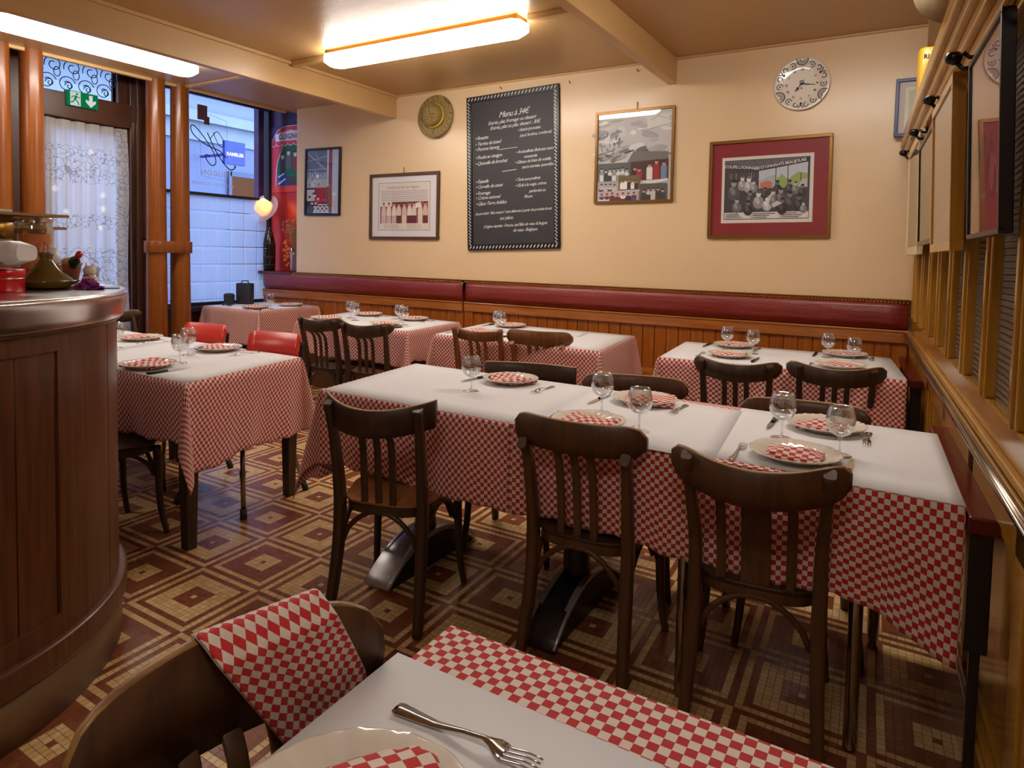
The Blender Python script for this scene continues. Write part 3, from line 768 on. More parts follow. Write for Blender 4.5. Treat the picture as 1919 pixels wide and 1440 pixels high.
GD = 'dark bentwood chairs around the long middle table'
chair('bistro_chair', (-1.605, 1.79, 0), R(15), 'dark bentwood chair with honey seat at the front left of the long middle table', GD, 'front', 'dwood', 'seatw', .835, .43, 3, .105, 0, True)
chair('bistro_chair', (-.885, 1.925, 0), R(2.5), 'brown bentwood chair with worn capped top rail at the front of the long middle table', GD, 'cap', 'dwood2', 'dwood', .835, .45, 3, .105, .01)
chair('bistro_chair', (-.335, 1.915, 0), R(6), 'dark chair with a wide centre splat at the front right of the long middle table', GD, 'front', 'dwood2', 'dwood', .850, .45, 2, .105, .085)
chair('bistro_chair', (-1.58, 2.86, 0), R(180+14), 'dark square cornered chair back behind the left sheet of the long middle table', GD, 'cap', 'dwood', 'dwood', .812, .46, 3, .10, 0, True)
chair('bistro_chair', (-1.045, 2.86, 0), R(180+14), 'brown rounded chair back behind the middle of the long table', GD, 'cap', 'dwood2', 'dwood', .812, .47, 3, .10, 0)
chair('bistro_chair', (-.335, 2.80, 0), R(180+8), 'brown rounded chair back behind the right part of the long middle table', GD, 'cap', 'dwood2', 'dwood', .800, .46, 3, .10, 0)
GB = 'bentwood chairs facing the banquette tables'
chair('bistro_chair', (-2.50, 3.80, 0), R(7), 'light honey wood chair with square post tops at the third banquette table', GB, 'yoke', 'lwood', 'lwood', .835, .40)
chair('bistro_chair', (-2.065, 3.84, 0), R(8), 'light honey wood chair with rounded capped rail at the third banquette table', GB, 'cap', 'lwood', 'lwood', .855, .46, 3, .10)
chair('bistro_chair', (-3.87, 3.66, 0), R(2), 'dark bentwood chair, left one of the pair at the second banquette table', GB, 'front', 'dwood', 'dwood', .85, .44)
chair('bistro_chair', (-3.44, 3.70, 0), R(14), 'dark bentwood chair, right one of the pair at the second banquette table', GB, 'front', 'dwood', 'dwood2', .835, .43)
chair('bistro_chair', (-.775, 3.66, 0), R(2), 'dark bentwood chair, left one of the pair at the banquette table by the partition', GB, 'front', 'dwood', 'dwood', .83, .45)
chair('bistro_chair', (-.315, 3.82, 0), R(8), 'dark bentwood chair, right one of the pair at the banquette table by the partition', GB, 'front', 'dwood', 'dwood', .83, .47)
chair('bistro_chair', (-3.19, 1.47, 0), R(-5), 'dark bentwood chair under the front of the left table, half hidden by the bar', 'dark chairs at the left table', 'front', 'dwood', 'dwood', .83, .43)
chair('bistro_chair', (-5.52, 3.02, 0), R(-80), 'dark bentwood chair back end showing between the bar and the lace curtain', 'dark chairs at the left table', 'front', 'dwood', 'dwood', .83, .43)
chair('bistro_chair', (-.691, .530, 0), 0, 'dark brown bentwood chair at the foreground table, checked napkin over its back', 'chairs at the foreground table', 'cap', 'dwood2', 'dwood2', (.866), .392, 3, .150, .0, False, False, .022).rotation_euler = (0, 0, R(-103.4))
def redchair(loc, rz, label):
    t = empty('laminate_chair', loc, rz, label, 'chair', 'red laminate chairs behind the left table')
    def sheet(u, v):
        x = (u-.5)*.37; z = .675+v*.195
        return (x, -.245-.03*v+.05*(2*u-1)**2, z)
    m = MB(); n = 16; pts = []
    hw, hh, c = .185, .098, .022
    out = []
    for sx, sy, a0 in ((1, 1, 0), (-1, 1, 90), (-1, -1, 180), (1, -1, 270)):
        for k in range(6): a = R(a0+18*k); out.append((sx*(hw-c)+c*cos(a), sy*(hh-c)+c*sin(a)))
    def P(x, z, o): return (x, -.25-.05*(z/.2)+.028*(x/.185)**2+o, .775+z)
    for a, b in ((-.005, .005),):
        # strips across so the sheet bends
        cols = [-hw+2*hw*k/18 for k in range(19)]
        def zr(x):
            e = hw-abs(x); return hh-(c-math.sqrt(max(0, c*c-(c-e)**2)) if e < c else 0)
        R0 = [(m.vert(P(x, -zr(x), a)), m.vert(P(x, zr(x), a)), m.vert(P(x, -zr(x), b)), m.vert(P(x, zr(x), b))) for x in cols]
        for p, q in zip(R0, R0[1:]):
            m.face([p[0], q[0], q[1], p[1]], smooth=True); m.face([p[2], p[3], q[3], q[2]], smooth=True); m.face([p[1], q[1], q[3], p[3]]); m.face([p[0], p[2], q[2], q[0]])
        m.face([R0[0][0], R0[0][1], R0[0][3], R0[0][2]]); m.face([R0[-1][0], R0[-1][2], R0[-1][3], R0[-1][1]])
    m.build('backrest', M['red_form'], t)
    MB().prism([(x*1.02, y*1.9) for x, y in out], .445, .458).build('seat', M['red_form'], t, bevel=.002)
    for sx in (-1, 1):
        MB().tube(spl([(sx*.165, -.17, .44), (sx*.17, -.20, .56), (sx*.181, -.236, .70), (sx*.183, -.255, .83)], 4), .010, 8, (1, 0, 0)).build('back_post', M['black'], t)
        for sy in (-1, 1):
            l = MB().tube([(sx*.13, sy*.14, .44), (sx*.225, sy*.225, .03)], .0115, 10).build('leg', M['chrome'], t)
            MB().tube([(sx*.222, sy*.222, .045), (sx*.232, sy*.232, 0)], .017, 10).build('rubber_foot', M['rubber'], l)
    MB().box(-.15, .15, -.15, .15, .425, .445).build('seat_frame', M['chrome'], t)
    return t
redchair((-3.06, 2.34, 0), R(180+8), 'red laminate chair with black edged back, right one behind the left table')
redchair((-3.74, 2.36, 0), R(180+5), 'red laminate chair with black edged back, left one behind the left table')
# ------------------------------------------------------------------ tables
TZ = .758
def table(name, q, label, kind, ped=None, legs=None, archm='silver'):
    """q: four corners (front-left, front-right, back-right, back-left)"""
    cx = sum(p[0] for p in q)/4; cy = sum(p[1] for p in q)/4
    t = empty(name, (cx, cy, 0), 0, label, 'table', 'restaurant tables under checked cloths')
    ins = .012
    qq = [(cx+(p[0]-cx)*(1-ins)-cx, cy+(p[1]-cy)*(1-ins)-cy) for p in q]
    MB().prism(qq, TZ-.032, TZ-.004).build('tabletop', M['dwood2'], t, bevel=.003)
    if kind == 'wood':
        MB().prism([(x*.9, y*.86) for x, y in qq], TZ-.11, TZ-.032).build('apron', M['dwood'], t)
        for x, y in (legs or [(x*.93, y*.9) for x, y in qq]):
            MB().hexa([(x-.024, y-.024, 0), (x+.024, y-.024, 0), (x+.024, y+.024, 0), (x-.024, y+.024, 0), (x-.036, y-.036, TZ-.035), (x+.036, y-.036, TZ-.035), (x+.036, y+.036, TZ-.035), (x-.036, y+.036, TZ-.035)]).build('leg', M['dwood'], t, bevel=.004)
    elif kind == 'chrome':
        for x, y in legs: MB().lathe([(.016, 0), (.018, .01), (.0185, TZ-.03)], (x, y, 0), 16, cap=True).build('leg', M['chrome'], t)
    else:
        px, py = ped[:2]; L = ped[2] if len(ped) > 2 else .31
        def arch(u): return (px, py+(u-.5)*2*L, .012+.135*(1-abs(2*u-1)**2.1))
        m = MB(); m.sweep([arch(k/22) for k in range(23)], lambda i, s: rr(.026, .115, .3), (1, 0, 0)); m.build('base_arch', M[archm], t)
        m = MB()
        for sx in (-1, 1): m.sweep([(arch(k/22)[0]+sx*.052, arch(k/22)[1], arch(k/22)[2]+.008) for k in range(23)], lambda i, s: rr(.012, .026, .7), (1, 0, 0))
        m.build('base_rim', M['silver'], t)
        m = MB()
        m.prism([(py+(k/16-.5)*2*L*.97, max(0, .128*(1-abs(2*k/16-1)**2.1))) for k in range(17)], -.046, .046, Matrix(((0, 0, 1, px), (1, 0, 0, 0), (0, 1, 0, 0), (0, 0, 0, 1))))
        m.build('base_skirt', M['iron'], t)
        MB().lathe([(.05, .12), (.045, .2), (.034, .3), (.034, .62), (.05, .70), (.09, TZ-.032)], (px, py, 0), 16).build('pedestal', M['iron'], t)
        MB().box(px-.04, px+.04, py-L*.9, py+L*.9, TZ-.06, TZ-.032).build('bearer', M['iron'], t)
    return t
def cloth(q, drops, label, seed=0, amp=.016, clip=None, z=TZ, group='red and white checked tablecloths', bottoms=None, shift=0.0, rnd=.008):
    """tablecloth over a quad: drops for (front,right,back,left); corner patches hang as pointed folds"""
    rnd_ = random.Random(seed); m = MB(); P = [Vector((x, y, 0)) for x, y in q]
    n = len(P); O = P[0]; ux = (P[1]-P[0]).normalized(); uy = Vector((-ux.y, ux.x, 0))
    def uvw(p): d = p-O; return Vector((d.dot(ux), d.dot(uy)))
    ph = [rnd_.random()*6.28 for _ in range(12)]
    nv = 22
    cols = []       # (basepoint, outward normal, uvdir, length, waveweight, cornerbulge)
    for e in range(4):
        a, b = P[e], P[(e+1) % 4]; d = (b-a); L = d.length; d.normalize(); nn = Vector((d.y, -d.x, 0))
        prev = P[e-1]; d0 = (a-prev).normalized(); n0 = Vector((d0.y, -d0.x, 0))
        dl, dp = drops[e], drops[e-1]
        # corner between previous edge and this one
        nc = 16
        if dp > .04 and dl > .04:
            for k in range(nc+1):
                th = PI/2*k/nc; r = min(dp/max(1e-3, cos(th)), dl/max(1e-3, sin(th)))
                # smooth the tip slightly
                out = (n0*cos(th)+nn*sin(th)).normalized()
                bul = sin(2*th)
                side = (-d0*cos(th) + d*sin(th))*0
                cols.append((a, out, n0*cos(th)+nn*sin(th), r, 0.0, bul, 0))
        ne = max(8, int(L/.018))
        for k in range(1 if dp > .04 and dl > .04 else 0, ne+(1 if not (dl > .04 and drops[(e+1) % 4] > .04) else 0)):
            s = k/ne*L; w = min(1, min(s, L-s)/.12)
            cols.append((a+d*s, nn, nn, dl, w, 0.0, s+e*1.7))
    ids = []; uvs = []
    for (b, out, ud, ln, w, bul, s) in cols:
        row = []; ur = []
        for j in range(nv+1):
            t = j/nv; r = ln*t
            wave = sin(s*13+ph[0])*.6+sin(s*23+ph[1])*.35+sin(s*41+ph[2]+t*2)*.2
            wave2 = sin(s*8+ph[3])*.012
            o = .003+rnd*min(1, r/.03)+amp*w*(wave-shift)*t**1.1*(ln/.3)+bul*r*.22
            dz = r-(.006*min(1, r/.012)) if r > 0 else 0
            dz = r*(1-.05*bul)
            tang = Vector((-out.y, out.x, 0))
            p = b+out*o*(1 if j else .0)+tang*(bul*0+w*amp*.35*sin(s*17+ph[4])*t)
            if j == 0: zz = z
            else: zz = z-dz+(.004*sin(s*60+ph[5])+.006*sin(s*19+ph[6]))*t*w + w*wave2*t
            if bottoms: zz = z-(z-zz)*bottoms(p.x, p.y, t)
            row.append(m.vert((p.x, p.y, zz))); u = uvw(b+ud*r); ur.append((u.x, u.y))
        ids.append(row); uvs.append(ur)
    N = len(ids)
    for k in range(N):
        a, b = k, (k+1) % N
        if drops[0] < .04 or min(drops) < .04:
            # skip columns of edges with no drop
            if cols[a][3] < .04 and cols[b][3] < .04: continue
            if (cols[a][3] < .04) != (cols[b][3] < .04): continue
        for j in range(nv): m.face([ids[a][j], ids[b][j], ids[b][j+1], ids[a][j+1]], [uvs[a][j], uvs[b][j], uvs[b][j+1], uvs[a][j+1]], smooth=True)
    tv = [m.vert((p.x, p.y, z)) for p in P]; m.face(tv, [tuple(uvw(p)) for p in P])
    o = m.build('tablecloth', M['check'])
    md = o.modifiers.new('thickness', 'SOLIDIFY'); md.thickness = .0016; md.offset = 1
    return tag(o, label, 'tablecloth', group)
PZ = TZ+.0018
def paper(q, label, lift=0, curl=None, group='white paper sheets on the tables'):
    m = MB(); P = [Vector((x, y, 0)) for x, y in q]; nx, ny = 10, 6
    def f(u, v):
        p = (P[0]*(1-u)+P[1]*u)*(1-v)+(P[3]*(1-u)+P[2]*u)*v
        z = PZ+lift
        if curl: z += curl(u, v)
        return (p.x, p.y, z)
    m.grid(f, nx, ny); o = m.build('paper_cover', M['paper']); md = o.modifiers.new('thickness', 'SOLIDIFY'); md.thickness = .0007; md.offset = 1
    return tag(o, label, 'table paper', group)
def inset(q, a=.0, b=None):
    return q
QT2 = [(-3.80, 1.765), (-2.665, 1.750), (-2.84, 2.54), (-3.95, 2.575)]
QT2b = [(-4.78, 1.79), (-3.80, 1.765), (-3.95, 2.575), (-4.85, 2.61)]
QD1 = [(-2.115, 2.005), (-1.17, 1.985), (-1.20, 2.745), (-2.225, 2.765)]
QD2 = [(-1.17, 1.985), (-.60, 1.967), (-.62, 2.725), (-1.20, 2.745)]
QD3 = [(-.60, 1.967), (.138, 1.945), (.10, 2.71), (-.62, 2.725)]
QD23 = [QD2[0], QD3[1], QD3[2], QD2[3]]
QC = [(-2.92, 3.85), (-1.625, 3.81), (-1.74, 4.72), (-3.05, 4.77)]
QB = [(-4.40, 3.90), (-3.175, 3.85), (-3.265, 4.64), (-4.60, 4.72)]
QA = [(-6.12, 4.22), (-5.26, 4.20), (-5.31, 4.98), (-6.12, 4.99)]
QR = [(-1.25, 3.82), (.005, 3.86), (-.09, 4.70), (-1.33, 4.64)]
QT1 = [(-.59, .06), (.20, .06), (.20, .845), (-.60, .845)]
def shrink(q, f, r, b, l):
    a = [Vector(p) for p in q]; u = (a[1]-a[0]).normalized(); v = (a[3]-a[0]).normalized()
    return [tuple(a[0]+u*l+v*f), tuple(a[1]-u*r+v*f), tuple(a[2]-u*r-v*b), tuple(a[3]+u*l-v*b)]
table('wooden_table', QT2, 'dark square legged wooden table at the left beside the zinc bar', 'wood')
table('wooden_table', QT2b, 'dark wooden table behind the bar, joined on to the left table', 'wood')
def ped(q, x, y): cx = sum(p[0] for p in q)/4; cy = sum(p[1] for p in q)/4; return (x-cx, y-cy)
table('pedestal_table', QD1, 'pedestal table with silvered arched iron foot at the left of the long middle row', 'ped', ped(QD1, -1.765, 2.28))
table('pedestal_table', QD2, 'pedestal table with dark arched iron foot in the middle of the long row', 'ped', ped(QD2, -1.03, 2.27), None, 'iron')
_c = (sum(p[0] for p in QD3)/4, sum(p[1] for p in QD3)/4)
table('chrome_leg_table', QD3, 'table with chrome tube legs at the right end of the long middle row', 'chrome', None, [(x-_c[0], y-_c[1]) for x, y in ((-.555, 2.00), (-.09, 2.03), (-.56, 2.62), (-.06, 2.62))])
table('pedestal_table', QC, 'third banquette table from the window, with the honey wood chairs', 'ped', (0, -.02))
table('pedestal_table', QB, 'second banquette table from the window, with the dark pair of chairs', 'ped', (0, -.02))
table('pedestal_table', QA, 'corner table between the shop window and the banquette', 'ped', (0, -.18, .21))
table('pedestal_table', QR, 'banquette table at the right beside the glazed partition', 'ped', (0, 0))
table('wooden_table', QT1, 'foreground table at the bottom of the photo', 'wood')
TC = {}
cloth([QT2b[0], QT2[1], QT2[2], QT2b[3]], (.275, .40, .30, .25), 'red and white checked tablecloth on the left table, long pointed corner fold', 3, .012)
cloth(QD1, (.315, .035, .25, .38), 'red and white checked tablecloth over the left end of the long middle table', 5, .014, shift=.9, rnd=.004)
cloth(QD23, (.312, .02, .25, .02), 'red and white checked tablecloth over the middle and right end of the long table', 9, .013, shift=.9, rnd=.004, bottoms=lambda x, y, t: 1+.30*max(0, (x+.14)/.28))
cloth(QC, (.24, .30, .2, .30), 'red and white checked tablecloth on the third banquette table', 12, .012)
cloth(QB, (.27, .24, .2, .30), 'red and white checked tablecloth on the second banquette table', 15, .012)
cloth(QA, (.34, .28, .2, .2), 'red and white checked tablecloth on the corner table by the shop window', 18, .012)
cloth(QR, (.25, .025, .2, .25), 'red and white checked tablecloth on the banquette table by the partition', 22, .030)
cloth(QT1, (.25, .02, .16, .02), 'red and white checked tablecloth on the foreground table', 27, .010)
# paper sheets
paper(shrink(QT2, .0, .002, .0, .0), 'white paper sheet on the right part of the left table beside the zinc bar')
paper(shrink(QT2b, 0, -.004, 0, .0), 'white paper sheet on the part of the left table nearest the door', .0008)
paper(shrink(QD1, .004, -.08, 0, .012), 'large white paper sheet over the left end of the long middle table')
paper([(-1.10, 1.965), (-.468, 1.885+.07), (-.535, 2.66), (-1.19, 2.74)], 'white paper sheet over the middle of the long table, overlapping its left neighbour', .0009)
paper([(-.50, 1.99), (-.155, 1.985), (-.16, 2.72), (-.55, 2.72)], 'narrow white paper sheet under the two right hand plates of the long table', .0)
paper([(-.175, 1.957), (.137, 1.943), (.098, 2.712), (-.20, 2.715)], 'white paper sheet over the far right end of the long middle table', .0004)
paper(shrink(QC, 0, .004, 0, .002), 'white paper sheet on the third banquette table from the window')
paper(shrink(QB, 0, .002, 0, .01), 'white paper sheet on the second banquette table from the window')
paper(shrink(QA, .004, .03, 0, .0), 'white paper sheet on the corner table by the shop window')
paper(shrink(QR, 0, 0, 0, .004), 'white paper sheet on the banquette table by the partition')
paper([(-.60, .10), (.1, .10), (.1, .735), (-.622, .742)], 'white paper sheet on the foreground table, its corner overhanging', .0002)
paper([(-2.52, 4.40), (-2.02, 4.38), (-2.08, 4.66), (-2.56, 4.68)], 'folded spare paper sheet lying on the third banquette table', .002)
# ================================================================== TABLEWARE
TT = PZ+.0012
GLP = dict()
def wine_glass(loc, label, parts=True):
    t = empty('wine_glass', loc, 0, label, 'wine glass', 'balloon wine glasses on the tables')
    MB().lathe([(.0001, .0045), (.010, .005), (.028, .003), (.035, .0012), (.035, 0), (.0001, 0)], (0, 0, 0), 28).build('foot', M['glass'], t)
    MB().lathe([(.0075, .004), (.0042, .012), (.0038, .03), (.004, .05), (.008, .060)], (0, 0, 0), 14).build('stem', M['glass'], t)
    bowl = [(.0005, .058), (.012, .060), (.027, .068), (.037, .081), (.042, .098), (.0415, .114), (.038, .131), (.0335, .146), (.0328, .148), (.0320, .146), (.0367, .130), (.0402, .114), (.0407, .098), (.0356, .082), (.026, .0705), (.010, .0625), (.0005, .0615)]
    MB().lathe(bowl, (0, 0, 0), 36).build('bowl', M['glass'], t)
    return t
def plate(loc, label, r=.13, group='round china plates laid on the tables', kz=1.25, em=1):
    p = [(.0001, .004), (r*.55, .004), (r*.63, .007), (r*.72, .013), (r*.86, .0175), (r*.975, .021), (r, .0205), (r*.99, .018), (r*.85, .0135), (r*.7, .008), (r*.6, .0), (.0001, 0)]
    m = MB(); seg = 84; ids = []
    for k in range(seg):
        a = 2*PI*k/seg; row = []
        for i, (q, z) in enumerate(p):
            s = 1+(.008*cos(a*14) if 4 <= i <= 7 else 0); zz = z+(.0012*cos(a*28) if 3 <= i <= 5 else 0)
            zz = zz*kz+(.0016*em*sin(a*11)*cos(a*7) if 4 <= i <= 5 else 0); row.append(m.vert((q*s*cos(a), q*s*sin(a), zz)))
        ids.append(row)
    for k in range(seg):
        for j in range(len(p)-1): m.face([ids[k][j], ids[(k+1) % seg][j], ids[(k+1) % seg][j+1], ids[k][j+1]], smooth=True)
    o = m.build('plate', M['china']); o.location = loc
    return tag(o, label, 'plate', group)
def napkin(loc, rz, label, w=.155, h=.105, seed=0, style=0, layers=3, tilt=0):
    rn = random.Random(seed); a, b, c = rn.random()*6, rn.random()*6, rn.random()*6
    m = MB(); hs = []
    for L in range(layers):
        g = 1-.03*(layers-1-L); z0 = .003+L*.0048; ox, oy = (rn.random()-.5)*.006, (rn.random()-.5)*.006
        def f(u, v):
            x = (u-.5)*w*g; y = (v-.5)*h*g
            if style == 1:                                     # one corner folded up to a loose point
                y += .045*max(0, 1-abs(u-.45)*2.6)*v; x *= 1+.12*(1-v)
            if style == 2: y += .02*sin(u*PI); x += .012*v
            z = z0+.0035*sin(u*7+a)*sin(v*5+b)+.003*sin(u*13+c)*v+(.010*sin(PI*u)*sin(PI*v) if L == layers-1 else .0)
            if style: z += .012*max(0, sin(u*9+a))*(.3+.7*v)*(.5+.5*L/layers)
            e = min(u, 1-u, v, 1-v); z -= .0022*max(0, 1-e/.06)
            return (x+ox, y+oy, max(z, .001+L*.003))
        m.grid(f, 22, 16, lambda u, v: (u*w+L*.3+a, v*h+b))
    # rolled folded edge joining the layers along one side
    n = 10
    def e(u, v):
        an = PI*v-PI/2; R_ = .0024*layers*.9
        x = (u-.5)*w*.99; return (x, -h/2*.99-cos(an)*R_*.9, R_+sin(an)*R_+.0035*sin(u*7+a)*.2)
    m.grid(e, 22, 6, lambda u, v: (u*w+a, -v*.02+b))
    o = m.build('napkin', M['checkn']); o.location = loc; o.rotation_euler = (tilt, 0, rz)
    md = o.modifiers.new('thickness', 'SOLIDIFY'); md.thickness = .0014; md.offset = 0
    return tag(o, label, 'napkin', 'folded checked napkins on the plates')
def fork(loc, rz, label, s=1.0, face=1):
    """handle end at -y, tines at +y, length .195"""
    m = MB(); L = .195*s
    prof = [(-.5, .0085), (-.47, .0105), (-.38, .0092), (-.2, .0060), (0, .0036), (.14, .0034), (.19, .0065), (.235, .0118), (.27, .0128), (.285, .0128)]
    def zc(t): return .002+(.010 if t < -.3 else .0)*0+.010*sin(PI*min(1, max(0, (t+.1)/.42)))+.003*max(0, (t-.3))*10*.3
    rows = []
    for t, w in prof:
        z = zc(t); rows.append([m.vert((-w*s, t*L, z)), m.vert((0, t*L, z-.0015 if t > .2 else z+.0006)), m.vert((w*s, t*L, z)), m.vert((w*s, t*L, z+.0018)), m.vert((0, t*L, z+(.0004 if t > .2 else .0028))), m.vert((-w*s, t*L, z+.0018))])
    for a, b in zip(rows, rows[1:]):
        for k in range(6): m.face([a[k], a[(k+1) % 6], b[(k+1) % 6], b[k]], smooth=True)
    m.face(rows[0]); m.face(rows[-1])
    for i in range(4):
        x = (-.0104+i*.00693)*s
        pts = [(x, (.28+.22*k/6)*L, zc(.28+.22*k/6)+.001+.004*sin(PI*k/7)) for k in range(7)]
        m.sweep(pts, lambda i, t: rr(lerp(.0034, .0018, t)*s, .0018, .4), (0, 0, 1))
    o = m.build('fork', M['steel']); o.location = loc; o.rotation_euler = (0, 0, rz)
    return tag(o, label, 'fork', 'steel forks on the tables')
def knife(loc, rz, label, s=1.0, dark=True):
    t = empty('knife', loc, rz, label, 'knife', 'table knives on the tables'); L = .215*s
    rows = []; m = MB()
    for k in range(15):
        u = k/14; y = L*(-.06+.56*u); w0 = -.0085*(1-(u**5)); w1 = .0085*(1-.9*u**3)
        rows.append([m.vert((w0, y, .0045)), m.vert((w1, y, .0052)), m.vert((w1, y, .0062)), m.vert((w0, y, .0050))])
    for a, b in zip(rows, rows[1:]):
        for k in range(4): m.face([a[k], a[(k+1) % 4], b[(k+1) % 4], b[k]], smooth=False)
    m.face(rows[0]); m.face(rows[-1]); m.build('blade', M['steel'], t)
    MB().sweep([(0, -L*.5, .006), (0, -L*.35, .0065), (0, -L*.15, .006), (0, -L*.05, .006)], lambda i, q: rr((.017, .019, .015, .013)[i], .010, .6), (0, 0, 1)).build('handle', M['black'] if dark else M['steel'], t)
    return t
# one row per laid place: phrase, plate xy, napkin (style, rot, size) , glass xy, fork xy+rot, knife xy+rot
def place(ph, pl=None, nap=None, gl=None, fk=None, kn=None, pr=.128, seed=0, npos=None):
    if pl: plate((pl[0], pl[1], TT), 'cream china plate '+ph, pr)
    if nap: x, y = npos or pl; z = TT+(.0075 if pl else .0); napkin((x, y, z), nap[1], 'folded red checked napkin '+ph, nap[2], nap[3], seed, nap[0])
    if gl: wine_glass((gl[0], gl[1], TT), 'balloon wine glass '+ph)
    if fk: fork((fk[0], fk[1], TT), fk[2], 'steel fork '+ph)
    if kn: knife((kn[0], kn[1], TT), kn[2], 'black handled knife '+ph)
place('at the far left place of the long middle table', (-1.548, 2.615), (1, R(160), .20, .14), (-1.588, 2.354), (-1.345, 2.55, PI), (-1.715, 2.585, PI-.12), seed=1)
place('at the far middle place of the long middle table', (-.897, 2.575), (2, R(20), .195, .135), (-.972, 2.319), (-.742, 2.53, PI), (-1.068, 2.51, PI), seed=2, npos=(-.875, 2.56))
place('at the near middle place of the long middle table', (-.935, 2.115), (0, R(-8), .19, .14), (-.761, 2.141), (-1.085, 2.13, .05), (-.795, 2.09, 0), seed=3)
place('at the far right place of the long middle table', (-.232, 2.545), (0, R(4), .155, .10), (-.343, 2.339), (-.100, 2.48, PI), (-.403, 2.52, PI), seed=4, npos=(-.245, 2.53))
place('at the near right place of the long middle table', (-.272, 2.118), (0, R(2), .155, .105), (-.163, 2.233), (-.427, 2.085, 0), (-.127, 2.085, 0), seed=5)
place('at the near right place of the left table', (-3.159, 1.875), (1, R(15), .20, .145), (-3.157, 2.04), None, (-2.985, 1.875, .0), seed=6)
place('at the far right place of the left table', (-3.379, 2.42), (2, R(195), .20, .145), (-3.367, 2.225), (-3.153, 2.42, PI), (-3.53, 2.40, PI), seed=7)
place('at the far left place of the left table', (-4.12, 2.40), (1, R(170), .20, .145), (-3.90, 2.13), (-3.945, 2.37, PI), (-4.29, 2.37, PI), seed=8)
place('at the rear place of the third banquette table', (-2.737, 4.60), (1, R(190), .195, .14), (-2.696, 4.345), None, (-2.93, 4.58, PI), seed=9)
place('at the front place of the third banquette table', (-2.70, 4.07), (1, R(10), .195, .14), (-2.612, 4.256), (-2.88, 4.02, 0), (-2.42, 4.08, -.2), seed=10)
place('at the front left place of the second banquette table', (-4.22, 4.05), (2, R(10), .20, .14), (-4.159, 4.276), (-4.38, 4.05, 0), None, seed=11)
place('at the rear left place of the second banquette table', (-4.207, 4.55), (1, R(180), .195, .14), (-3.985, 4.15), (-4.02, 4.52, PI), None, seed=12)
place('at the rear right place of the second banquette table', (-3.641, 4.50), (1, R(170), .195, .14), (-3.596, 4.26), (-3.47, 4.47, PI), (-3.81, 4.50, PI), seed=13)
place('at the front right place of the second banquette table', (-3.55, 4.04), (0, R(5), .16, .11), (-3.461, 4.155), None, (-3.36, 4.02, 0), seed=14)
place('at the front place of the corner table by the shop window', (-5.487, 4.345), (1, R(15), .20, .145), (-5.338, 4.40), None, (-5.40, 4.235, PI/2+.15), seed=15)
place('at the rear place of the corner table by the shop window', (-5.50, 4.78), (2, R(170), .20, .145), None, (-5.32, 4.78, PI+.4), None, seed=16)
place('at the rear left place of the banquette table by the partition', (-.985, 4.55), (0, R(185), .175, .13), (-.995, 4.40), (-.83, 4.50, PI), (-1.15, 4.50, PI), seed=17)
place('at the front left place of the banquette table by the partition', (-.905, 4.09), (0, R(0), .175, .13), (-.818, 4.31), (-1.07, 4.06, 0), (-.75, 4.05, 0), seed=18)
place('at the rear right place of the banquette table by the partition', (-.33, 4.57), (0, R(180), .175, .13), (-.412, 4.44), (-.18, 4.52, PI), (-.49, 4.50, PI), seed=19)
place('at the front right place of the banquette table by the partition', (-.31, 4.07), (0, R(4), .175, .13), (-.262, 4.29), (-.46, 4.04, 0), (-.17, 4.03, 0), seed=20)
# the foreground place
def bigplate():
    o = plate((-.452, .462, TT+.001), 'large scalloped cream china plate on the foreground table', .138, 'large plates', 1.15, 1.6); return o
bigplate()
napkin((-.432, .50, TT+.010), R(-28), 'folded red checked napkin on the foreground plate', .17, .15, 33, 0)
fork((-.440, .648, TT+.001), R(-88), 'large steel fork lying by the foreground plate', 1.05)
# small things on the corner table
t = empty('insulated_bottle_bag', (-6.02, 4.63, TT), R(20), 'black padded bag standing on the corner table by the shop window', 'bag')
MB().prism(rr(.17, .11, .6, 5), 0, .22, None, None, True).build('bag_body', plain('black_nylon', (.02, .02, .028), .6), t, bevel=.008)
MB().tube([(-.05, 0, .21), (-.03, 0, .245), (.03, 0, .245), (.05, 0, .21)], .006, 8, (0, 1, 0)).build('carry_loop', M['black'], t)
t = empty('lens_pouch', (-6.05, 4.46, TT), R(10), 'small black round pouch standing in front of the black bag', 'pouch')
MB().lathe([(.001, 0), (.05, 0), (.054, .02), (.052, .10), (.045, .115), (.001, .12)], (0, 0, 0), 20).build('pouch_body', plain('black_neoprene', (.018, .018, .024), .7), t)
MB().lathe([(.0535, .085), (.056, .087), (.056, .097), (.053, .099)], (0, 0, 0), 20).build('zip_band', M['rubber'], t)
o = MB().tube(spl([(-.06, 0, .014), (-.03, .01, .02), (.02, 0, .013), (.07, .005, .008)], 4), lambda t: lerp(.013, .005, t), 10).build('glasses_case', plain('navy_case', (.02, .03, .08), .4)); o.location = (-5.92, 4.33, TT)
tag(o, 'small dark blue case lying left of the black bag on the corner table', 'case')
